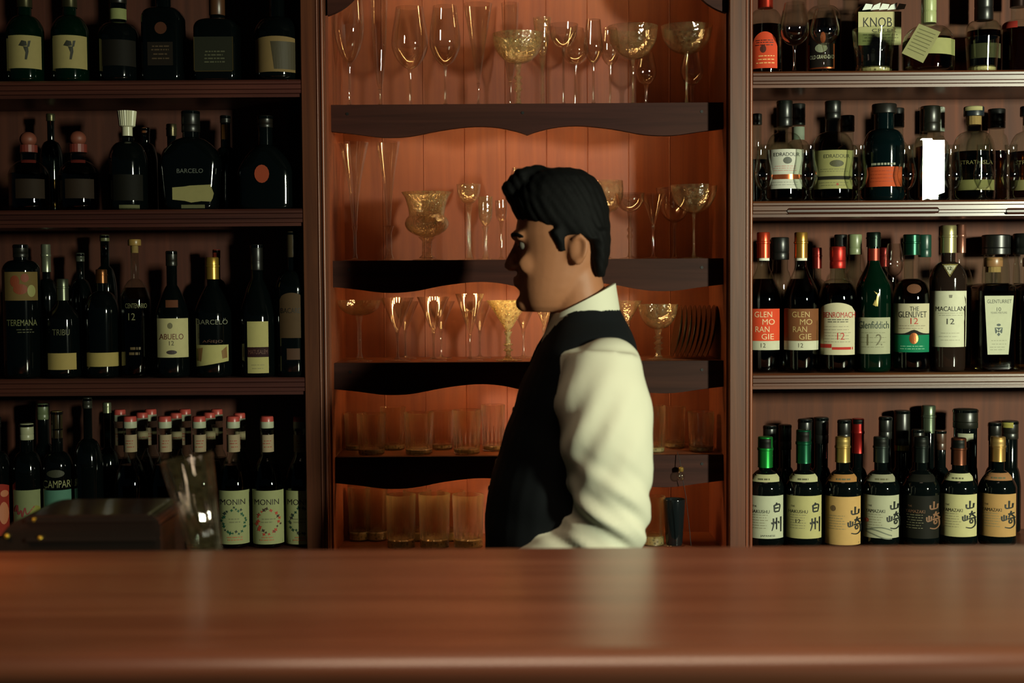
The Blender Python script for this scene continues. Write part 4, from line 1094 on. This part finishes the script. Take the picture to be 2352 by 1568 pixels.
for cx, yr, hw, Y, cuts, lab_ in (
    (852, 950, 34, 3.05, .55, 'cut crystal tumbler, front left on the fourth lit shelf'),
    (961, 948, 35, 3.05, .55, 'cut crystal tumbler, second in front on the fourth lit shelf'),
    (1071, 942, 34, 3.05, .55, 'cut crystal tumbler, nearest the man\'s vest on its left'),
    (815, 948, 26, 3.13, 0, 'plain tumbler behind the front left crystal one'),
    (902, 935, 30, 3.13, .4, 'rear tumbler between the first two crystal ones'),
    (1014, 944, 28, 3.13, 0, 'rear tumbler between the second and third crystal ones'),
    (1132, 930, 28, 3.10, .6, 'tall cut tumbler half hidden behind the man\'s vest'),
    (1503, 932, 26, 3.05, .5, 'cut tumbler right behind the man\'s sleeve'),
    (1549, 934, 26, 3.13, 0, 'thin plain tumbler right of the man\'s elbow'),
    (1610, 946, 31, 3.06, .4, 'wide tumbler, rightmost on the fourth lit shelf')):
    tumbler('tumbler', lab_, cx, yr, hw, Z4, Y, G, cuts)
G = 'highball glasses on the bottom lit shelf'
for cx, yr, hw, Y, lab_ in ((822, 1120, 26, 3.14, 'highball glass at the back left of the bottom lit shelf'), (862, 1122, 26, 3.14, 'second highball glass in the back left corner of the bottom lit shelf'),
    (918, 1136, 35, 3.05, 'front highball glass, left one of three on the bottom lit shelf'), (995, 1134, 37, 3.05, 'front highball glass, middle one of three on the bottom lit shelf'),
    (1073, 1136, 37, 3.05, 'front highball glass, right one of three next to the man\'s vest'), (956, 1126, 33, 3.14, 'rear highball glass behind the left and middle front ones'),
    (1034, 1128, 33, 3.14, 'rear highball glass behind the middle and right front ones'), (1500, 1140, 28, 3.06, 'highball glass left of the black beaker')):
    tumbler('highball_glass', lab_, cx, yr, hw, Z5, Y, G, .35, solidglass((1, .985, .93), 0., .34, .09), .90, .022)
t = thing('beaker', 'black conical beaker with a white glint behind the man\'s elbow', 'beaker', (P(1548, 900, 3.05).x, 3.05, Z5 + .0006))
m_ = 3.05 / F_PX; H_ = P(1548, 1146, 3.05).z - Z5
sharp(link('beaker_wall', *lathe([(17 * m_, .001), (19 * m_, .006), (26 * m_, H_ - .002), (25.4 * m_, H_), (23.5 * m_, H_ - .001), (16 * m_, .008)], 28), pbr((.006, .008, .009), .1, 0, .5), t), 40)
link('glass_foot', *lathe([(25 * m_, 0), (26 * m_, .002), (19 * m_, .0045), (8 * m_, .0045)], 28), CLEAR, t, True)
# small bulb hanging from the fourth valance
pb = P(1564, 1091, CV - .016)
t = thing('hanging_bulb', 'small clear bulb with brass cap hanging in front of the lowest valance', 'bulb', (pb.x, pb.y, pb.z - .011))
link('glass_bulb', *ball((0, 0, .010), .009, .009, .011, 16, 10), thin((.95, .97, .9), .10, 2.0), t, True)
sharp(link('cap', *lathe([(.005, .019), (.0058, .021), (.0058, .027), (.003, .029)], 14), foil('#b8954c', .25), t), 40)
link('wire', *tube([(0, 0, .028), (-.002, .004, .042), (-.006, .012, .058)], [.0008] * 3, 6), pbr('#15110f', .6), t)
link('wire', *tube([(.004, 0, .0), (.010, .002, -.03), (.016, .004, -.08), (.022, .006, -.14)], [.0007] * 4, 6), pbr('#15110f', .6), t)

PLAING = thin((.95, .97, .94), .06, 2.6)
# nosing glasses along the second right shelf and loose glasses above
G = 'nosing glasses in front of the whisky bottles'
for i, (cx, lab_) in enumerate(((1753, 'nosing glass by the post in front of the second right shelf bottles'), (1857, 'nosing glass between the copper banded and olive labelled bottles'),
        (1972, 'nosing glass between the olive and orange labelled bottles'), (2083, 'nosing glass between the orange labelled and bright white bottles'), (2134, 'nosing glass in front of the bright white label'),
        (2189, 'nosing glass left of the gold printed bottle'), (2258, 'nosing glass in front of the gold printed bottle\'s right side'), (2322, 'nosing glass nearest the right frame edge'))):
    Yg = 2.955
    m = Yg / F_PX
    b = P(cx, 400, Yg)
    t = thing('nosing_glass', lab_, 'glass', (b.x, Yg, R2 + .0006), 0, G)
    zz = lambda py: P(cx, py, Yg).z - R2
    o_ = interp([(6, 438), (17, 426), (24, 405), (22, 388), (17, 366), (15.5, 345), (16, 333)], 4)
    o_ = [(r * m * .92, zz(y)) for r, y in o_]
    prof = [(.001, o_[0][1])] + o_ + [(max(r - .001, .0008), z) for r, z in o_[::-1][:-2]] + [(.0008, o_[0][1] + .004)]
    sharp(link('bowl', *lathe(prof, 24), PLAING, t), 60)
    link('foot', *lathe([(16 * m, 0), (16.5 * m, .001), (9 * m, .005), (6 * m, o_[0][1] * .6), (6 * m, o_[0][1])], 24), PLAING, t, True)
G = 'glasses in front of the top right shelf bottles'
glass('nosing_glass', 'stemmed nosing glass between the orange arched and copper framed bottles', 'snifter', 1823, 8, 34, 106, R1, 2.970, G, 26, 3)
glass('nosing_glass', 'stemmed nosing glass in front of the copper framed bottle', 'snifter', 1892, 22, 33, 104, R1, 2.975, G, 26, 4)
tumbler('tumbler', 'cut rocks glass in front of the big cream label, top right shelf', 2003, 68, 48, R1, 2.992, G, .6, thin((.92, .95, .9), .10, 2.2, .03), .84)
tumbler('tumbler', 'plain rocks glass in front of the dark bottle, top right shelf', 2250, 88, 38, R1, 2.985, G, 0, thin((.92, .95, .9), .08, 2.6), .86)
glass('nosing_glass', 'clear stemmed glass in the rear row behind the green bottle\'s shoulder', 'snifter', 2052, 560, 22, 636, R3, 3.05, 'glasses on the third right shelf', 18, 3)

# ------------------------------------------------------------------ things on the back bench
Yc = 2.12
m_ = Yc / F_PX
x0, x1 = P(30, 1165, Yc).x, P(396, 1165, Yc).x
zt = P(200, 1163, Yc).z
t = thing('ice_bin', 'low dark rounded bin with ridged front standing behind the bar counter at the left', 'bin', ((x0 + x1) / 2, Yc, ZB))
W_ = (x1 - x0) / 2; H_ = zt - ZB
prof = []
for q in range(9):
    a = PI / 2 * q / 8
    prof.append((-W_ + .05 * (1 - math.sin(a)), H_ - .05 * (1 - math.cos(PI / 2 - a)) if 0 else H_ - .05 + .05 * math.sin(a) * 1))
prof = [(-W_, 0)] + [(-W_ + .06 - .06 * math.cos(PI / 2 * q / 8), H_ - .06 + .06 * math.sin(PI / 2 * q / 8)) for q in range(9)] + [(W_ - .02 + .02 * math.sin(PI / 2 * q / 6), H_ - .02 + .02 * math.cos(PI / 2 * q / 6)) for q in range(7)] + [(W_, 0)]
BIN = pbr((.018, .013, .011), .18, 0, .5)
sharp(link('bin_shell', *loft([[(x, y, z) for x, z in prof] for y in (-.075, .075)]), BIN, t), 35)
for z in (H_ - .008, H_ - .036): bevel(link('ridge', *box(-W_ + .045, W_ - .006, -.081, -.0755, z - .003, z + .003), BIN, t), .002, 2)
for x, z in ((-W_ + .018, H_ - .030), (-W_ + .066, H_ - .0335), (-W_ + .058, H_ - .007)):
    link('lamp_glint', *ball((x, -.0785, z), .004, .003, .004, 10, 6), foil('#d0b040', .3), t, True)  # yellow lamp reflections on the bin, put in as small golden beads
# leaning tapered glass next to the bin
GY = 2.045
top = P(440, 1062, GY); bot = P(487, 1285, GY)
ax = top - bot
m_ = GY / F_PX
t = thing('mixing_glass', 'tall tapered clear glass leaning against the dark bin', 'glass', bot, 0)
t.location = (bot.x, GY, ZB + .009)
t.rotation_euler = (0, math.atan2(ax.x, ax.z), 0)
H_ = ((top.z - ZB) ** 2 + ax.x ** 2) ** .5
seg = 32
def rg(r, z): return [(x * (1 + .035 * math.cos(9 * math.atan2(y, x))), y * (1 + .035 * math.cos(9 * math.atan2(y, x))), zz) for x, y, zz in ring(z, r, seg=72)]
r0, r1 = 30 * m_, 60 * m_
pr = [(r0 * .93, 0), (r0, .002), (r1, H_), (r1 - .001, H_ + .0006), (r1 - .0024, H_), (r0 - .003, .018), (.002, .017)]
sharp(link('glass_wall', *loft([rg(r, z) for r, z in pr]), thin((.95, .95, .91), .10, 2.0, .02, .02), t), 70)


# ------------------------------------------------------------------ the bartender
YB = 2.60
KB = YB / F_PX
def W(px, py, dy=0.):
    """point on the man's mid plane (or dy nearer/farther) in metres"""
    a = P(px, py, YB)
    return Vector((a.x, YB + dy, a.z))
def fused(name, parts, mat, parent, voxel=.006, smooth=6, tweak=None, cut=None):
    """overlapping closed solids fused into one continuous skin"""
    V, Fs = add(*parts)
    o = link(name, V, Fs, mat)
    bm = bmesh.new(); bm.from_mesh(o.data); bmesh.ops.recalc_face_normals(bm, faces=bm.faces); bm.to_mesh(o.data); bm.free()
    r = o.modifiers.new('fuse', 'REMESH'); r.mode = 'VOXEL'; r.voxel_size = voxel
    if smooth:
        s_ = o.modifiers.new('soft', 'SMOOTH'); s_.iterations = smooth; s_.factor = .5
    dg = bpy.context.evaluated_depsgraph_get()
    me = bpy.data.meshes.new_from_object(o.evaluated_get(dg))
    o.modifiers.clear()
    old = o.data; o.data = me; bpy.data.meshes.remove(old)
    me.name = name
    if not me.materials: me.materials.append(mat)
    if tweak:
        ns = [v.normal.copy() for v in me.vertices]
        for v, n in zip(me.vertices, ns): v.co = v.co + n * tweak(v.co)
    if cut:
        bm = bmesh.new(); bm.from_mesh(me)
        bmesh.ops.delete(bm, geom=[f for f in bm.faces if cut(f.calc_center_median())], context='FACES')
        bm.to_mesh(me); bm.free()
    me.polygons.foreach_set('use_smooth', [True] * len(me.polygons))
    o.parent = parent
    o.matrix_parent_inverse = parent.matrix_world.inverted()
    return o
def hring(py, xf, xb, hw, e=2.2, dy=0., seg=28):
    """horizontal ring from front/back contour pixels and half width in metres"""
    a, b = W(xf, py), W(xb, py)
    return ring((a.z + b.z) / 2, abs(b.x - a.x) / 2, hw, e, seg, (a.x + b.x) / 2, YB + dy)
base = W(1290, 640)
man = thing('person', 'man in white shirt and dark vest walking past the shelves, seen in profile facing left', 'person', (base.x, YB, 0))
bpy.context.view_layer.update()
SKIN = pbr('#a9714f', .55, 0, .4, 0, .08, 90., .12)
HAIR = pbr('#080808', .75, 0, .15, 0, .5, 90.)
SHIRT = pbr('#d6d5be', .75, 0, .25, 0, .06, 120.)
VEST = pbr('#0b0f12', .8, 0, .2, 0, .1, 200.)
def hand(wrist, dirv, side, palm_up):
    """palm, four unequal curled fingers and a thumb leaving the side of the palm"""
    d = Vector(dirv).normalized(); n = Vector(palm_up).normalized(); u = d.cross(n).normalized() * side
    parts = []
    wv = Vector(wrist)
    pr = []
    for t, hw, hh in ((-.02, .026, .020), (.0, .028, .019), (.03, .038, .016), (.065, .042, .014), (.088, .040, .012), (.094, .034, .008)):
        c = wv + d * t
        pr.append([tuple(c + u * hw * math.cos(2 * PI * j / 16) + n * hh * math.sin(2 * PI * j / 16)) for j in range(16)])
    parts.append(loft(pr))
    for k, (off, L_, r) in enumerate(((.030, .070, .0088), (.010, .080, .0092), (-.010, .074, .0088), (-.029, .058, .0078))):
        p = wv + d * .075 + u * off
        path = [p]
        dd = d.copy()
        for q, f in enumerate((.015, .42, .33, .25)):
            ang = (0, .35, .55, .45)[q]
            dd = (dd * math.cos(ang) - n * math.sin(ang)).normalized() if q else dd
            p = p + dd * (L_ * f if q else .015); path.append(p)
        parts.append(tube(path, [r * 1.05, r, r * .97, r * .9, r * .72], 10))
    p = wv + d * .022 + u * .030
    td = (d * .75 + u * .75 - n * .25).normalized()
    parts.append(tube([p - u * .015, p + td * .022, p + td * .050 + d * .006, p + td * .066 + d * .018], [.014, .0125, .0105, .008], 10))
    return parts
# joints of the two arms (near arm towards the camera)
NA = -.165
def arm_pts(dy, fx):
    return [W(1384 + fx, 806, dy), W(1382 + fx, 880, dy * 1.08), W(1388 + fx, 950, dy * 1.12), W(1396 + fx, 1040, dy * 1.14), W(1400 + fx, 1120, dy * 1.12),
            W(1392 + fx, 1184, dy * 1.08), W(1330 + fx, 1228, dy * 1.0), W(1250 + fx, 1262, dy * .92), W(1178 + fx, 1296, dy * .86)]
armN, armF = arm_pts(NA, -12), arm_pts(.165, -20)
hdN = (armN[-1] - armN[-2]).normalized(); hdF = (armF[-1] - armF[-2]).normalized()
head = [hring(404, 1246, 1338, .045), hring(412, 1228, 1352, .056), hring(432, 1208, 1370, .068), hring(470, 1194, 1384, .075), hring(508, 1187, 1389, .077), hring(536, 1182, 1389, .077), hring(552, 1186, 1388, .075),
        hring(575, 1190, 1385, .072), hring(605, 1190, 1378, .069), hring(635, 1190, 1366, .065), hring(662, 1192, 1352, .060), hring(686, 1197, 1334, .053), hring(704, 1204, 1310, .044), hring(716, 1214, 1285, .030)]
def hb(px, py, dy, rx, ry=None, rz=None): 
    c = W(px, py, dy); return ball(c, rx, ry, rz, 14, 8)
face = [tube([W(1194, 548), W(1186, 572), W(1173, 597), W(1167, 610), W(1180, 620)], [.008, .0085, .0095, .0095, .007], 10)]
face += [hb(1178, 615, s * .012, .009, .008, .007) for s in (-1, 1)]                      # nostrils
face += [tube([W(1196, 545, -.052), W(1184, 541, -.024), W(1184, 541, .024), W(1196, 545, .052)], [.008, .010, .010, .008], 8)]   # brow
face += [hb(1226, 606, s * .046, .030, .010, .022) for s in (-1, 1)]                      # cheekbones
face += [tube([W(1196, 642, -.022), W(1183, 641, -.008), W(1183, 641, .008), W(1196, 642, .022)], [.005, .0068, .0068, .005], 8),
         tube([W(1197, 653, -.020), W(1186, 653, -.008), W(1186, 653, .008), W(1197, 653, .020)], [.005, .0075, .0075, .005], 8)]   # lips
face += [hb(1208, 696, 0, .020, .022, .017)]                                              # chin
for s in (-1, 1):                                                                         # ears
    c = W(1322, 575, s * .077)
    face += [ball(c, .017, .007, .029, 14, 10), tube([c + Vector((-.010, s * .006, .016)), c + Vector((.004, s * .010, .026)), c + Vector((.016, s * .010, .014)), c + Vector((.013, s * .008, -.010)), c + Vector((-.004, s * .004, -.026))], [.004, .0045, .0048, .0045, .005], 8)]
neck = [hring(620, 1255, 1378, .056), hring(660, 1262, 1388, .055), hring(700, 1268, 1398, .056), hring(740, 1270, 1410, .060), hring(790, 1262, 1425, .080), hring(830, 1255, 1430, .10)]
torso = [hring(780, 1270, 1425, .09), hring(830, 1235, 1440, .15), hring(900, 1215, 1440, .15), hring(1000, 1190, 1430, .145), hring(1100, 1160, 1425, .14), hring(1220, 1150, 1425, .145), hring(1330, 1160, 1440, .15)]
ZH = W(1290, 1330).z
hx = W(1300, 1330).x
legs = []
for s in (-1, 1):
    fx = -.10 if s < 0 else .12         # one step forward, one back
    legs.append(tube([(hx, YB + s * .085, ZH + .06), (hx, YB + s * .09, ZH - .10), (hx + fx * .5, YB + s * .085, .48), (hx + fx * .55, YB + s * .085, .38), (hx + fx + .02, YB + s * .08, .10), (hx + fx + .02, YB + s * .08, .05)],
                     [.085, .080, .052, .050, .036, .036], 14))
    legs.append(loft([ring(z, rx, ry, 2.4, 14, hx + fx - .04, YB + s * .08) for z, rx, ry in ((.02, .10, .038), (.045, .10, .038), (.075, .06, .036))]))
arms = [tube(a, [.050, .052, .048, .044, .042, .040, .038, .032, .027], 12) for a in (armN, armF)]
hands = hand(armN[-1] + hdN * .02, hdN, 1, (0.2, -.3, 1)) + hand(armF[-1] + hdF * .02, hdF, -1, (0.2, .3, 1))
body = fused('body', [loft(head), loft(neck), loft(torso)] + face + legs + arms + hands, SKIN, man, .0042, 6)
for s in (-1, 1):      # eyes
    c = W(1205, 562, s * .032)
    e_ = link('eye', *ball(c, .0118, .0118, .0118, 14, 10), pbr('#857e72', .6, 0, .2), None, True)
    e_.parent = man; e_.matrix_parent_inverse = man.matrix_world.inverted()
    V, Fs = loft([[tuple(c + Vector((-.0118 * math.cos(a), .0118 * math.sin(a) * math.cos(2 * PI * j / 12), .0118 * math.sin(a) * math.sin(2 * PI * j / 12) - .001))) for j in range(12)] for a in (.5, .25, .01)])
    V = [(x - .0006, y, z) for x, y, z in V]
    i_ = link('iris', V, Fs, pbr('#1a0f0a', .15, 0, .5), e_)
    br = fused('eyebrow', [tube([W(1186, 546, s * .016), W(1183, 540, s * .030), W(1194, 541, s * .048), W(1206, 546, s * .058)], [.0035, .0048, .0042, .0025], 8)], HAIR, man, .0018, 1)
    br.location.x -= .004
hair = [hring(388, 1256, 1318, .040), hring(394, 1228, 1342, .060), hring(408, 1202, 1364, .072), hring(430, 1182, 1381, .080), hring(455, 1172, 1392, .084), hring(482, 1176, 1398, .086), hring(505, 1188, 1400, .086),
        hring(520, 1216, 1401, .085), hring(532, 1240, 1401, .084), hring(545, 1272, 1401, .082), hring(552, 1330, 1400, .080)]
nape = [hring(530, 1338, 1401, .076), hring(570, 1344, 1401, .073), hring(600, 1350, 1396, .068), hring(622, 1356, 1390, .060), hring(636, 1362, 1386, .050)]
quiff = [tube([W(1250, 402, -.02), W(1200, 414, -.03), W(1172, 438, -.02), W(1176, 462, .0)], [.02, .022, .018, .008], 10), tube([W(1250, 402, .03), W(1205, 410, .03), W(1178, 434, .03), W(1182, 460, .02)], [.02, .022, .018, .008], 10)]
side = [tube([W(1272, 530, s * .074), W(1284, 556, s * .074), W(1290, 580, s * .073)], [.013, .010, .006], 8) for s in (-1, 1)]
def strands(co):
    return .0009 * math.sin(co.y * 300 + 9 * math.sin(co.x * 31 + co.z * 17)) + .0006 * math.sin(co.z * 240 + co.x * 330)
fused('hair', [loft(hair), loft(nape)] + quiff + side, HAIR, man, .0042, 3, strands)
# shirt: torso, sleeves, standing collar
shirt_t = [hring(712, 1262, 1412, .062), hring(745, 1258, 1424, .075), hring(775, 1246, 1440, .125), hring(800, 1236, 1448, .165), hring(850, 1214, 1456, .172), hring(930, 1190, 1458, .168), hring(1030, 1156, 1452, .162), hring(1140, 1128, 1448, .165), hring(1250, 1124, 1446, .166), hring(1320, 1128, 1446, .165)]
slv_r = [.064, .078, .082, .074, .067, .063, .056, .046, .037]
def ease(pts, n=3):
    return [Vector(p) for p in interp([tuple(q) for q in pts], n)]
def sleeve(a):
    pts = ease(a[:-1] + [a[-1]], 4)
    rr = [r[0] for r in interp([(r, 0., 0.) for r in slv_r], 4)]
    return tube(pts, rr, 22)
elb = armN[5]
def folds(co):
    """soft creases gathering round the bent elbows"""
    d = (co - Vector((elb.x, co.y, elb.z))).length
    g = math.exp(-(d / .10) ** 2)
    q = (co.x - elb.x) * .75 + (co.z - elb.z) * 1.0
    f = g * (.0062 * math.sin(q * 95 + 2.2 * math.sin(co.y * 22 + co.x * 14)) + .0018 * math.sin(q * 190 + co.y * 60))
    d2 = (co - Vector((W(1300, 960).x, co.y, W(1300, 960).z))).length
    f += math.exp(-(d2 / .09) ** 2) * .004 * math.sin((co.x * .9 - co.z * .5) * 120)
    return f + .0012 * math.sin(co.z * 60 + co.y * 45)
fused('shirt', [loft(shirt_t), sleeve(armN), sleeve(armF), ball(W(1386, 826, -.148), .056, .048, .050, 18, 12), ball(W(1366, 826, .148), .056, .048, .050, 18, 12)], SHIRT, man, .006, 14, folds)
def band(name, top, bot, th, mat, parent):
    """folded collar: closed band between two tilted loops"""
    rings = []
    n = 36
    V, Fs = [], []
    for k, (loop, o_) in enumerate(((bot, 0), (top, 0), (top, -th), (bot, -th))):
        (ax, az), (bx_, bz), hw = loop
        for j in range(n):
            a = 2 * PI * j / n
            cx_, cz_ = (ax + bx_) / 2, (az + bz) / 2
            k_ = 1 + o_ / ((bx_ - ax) / 2)
            V.append((cx_ + (bx_ - ax) / 2 * math.cos(a) * k_, YB + (hw + o_) * math.sin(a), cz_ + (bz - az) / 2 * math.cos(a)))
    for k in range(4):
        for j in range(n):
            Fs.append((k * n + j, k * n + (j + 1) % n, ((k + 1) % 4) * n + (j + 1) % n, ((k + 1) % 4) * n + j))
    o = sharp(link(name, V, Fs, mat), 60)
    o.parent = parent; o.matrix_parent_inverse = parent.matrix_world.inverted()
    return o
def xz(px, py): a = W(px, py); return (a.x, a.z)
band('collar', (xz(1262, 728), xz(1414, 650), .066), (xz(1240, 796), xz(1424, 712), .078), .004, SHIRT, man)
# vest: torso shell with armholes and an open V at the front
vest_t = [hring(706, 1290, 1424, .070), hring(735, 1264, 1436, .090), hring(765, 1248, 1450, .128), hring(800, 1230, 1462, .160), hring(850, 1206, 1468, .175), hring(930, 1180, 1470, .173), hring(1030, 1146, 1464, .168), hring(1140, 1116, 1458, .171), hring(1250, 1112, 1456, .172), hring(1345, 1120, 1452, .170)]
zv, zt_ = W(1200, 900).z, W(1260, 740).z
xm = W(1300, 800).x
def vneck(c):
    if c.x < xm and c.z > zv:
        return abs(c.y - YB) < (c.z - zv) * .42 + .004
    return c.z > W(1300, 712).z
fused('vest', [loft(vest_t)], VEST, man, .006, 4, lambda co: .0012 * math.sin(co.z * 70 + co.x * 30), vneck)
vb = []
for k in range(5):
    p = W((1180, 1160, 1141, 1124, 1117)[k], 940 + k * 60)
    b_o = link('vest_button', *ball((p.x + .001, YB - .004, p.z), .004, .006, .006, 10, 6), pbr('#1b1c1e', .3), None, True)
    b_o.parent = man; b_o.matrix_parent_inverse = man.matrix_world.inverted()
# trousers and shoes behind the counter
TROU = pbr('#0d0f12', .8, 0, .2)
tr = [loft([hring(1310, 1140, 1440, .150), hring(1360, 1136, 1446, .158), hring(1430, 1150, 1450, .150), hring(1480, 1180, 1440, .12)])]
shoes = []
for s in (-1, 1):
    fx = -.10 if s < 0 else .12
    tr.append(tube([(hx, YB + s * .08, ZH - .02), (hx, YB + s * .09, ZH - .12), (hx + fx * .5, YB + s * .085, .46), (hx + fx + .02, YB + s * .08, .10), (hx + fx + .02, YB + s * .08, .075)], [.105, .098, .074, .060, .060], 16))
    sx = hx + fx - .045
    sh_ = loft([ring(z, rx, ry, 2.6, 20, sx + o_, YB + s * .08) for z, rx, ry, o_ in ((.002, .135, .046, 0), (.02, .138, .048, 0), (.05, .125, .046, .008), (.08, .07, .043, .05), (.10, .055, .042, .062))])
    so = fused('shoe', [sh_], pbr('#0c0b0a', .25, 0, .5), man, .005, 3)
fused('trousers', tr, TROU, man, .007, 5)
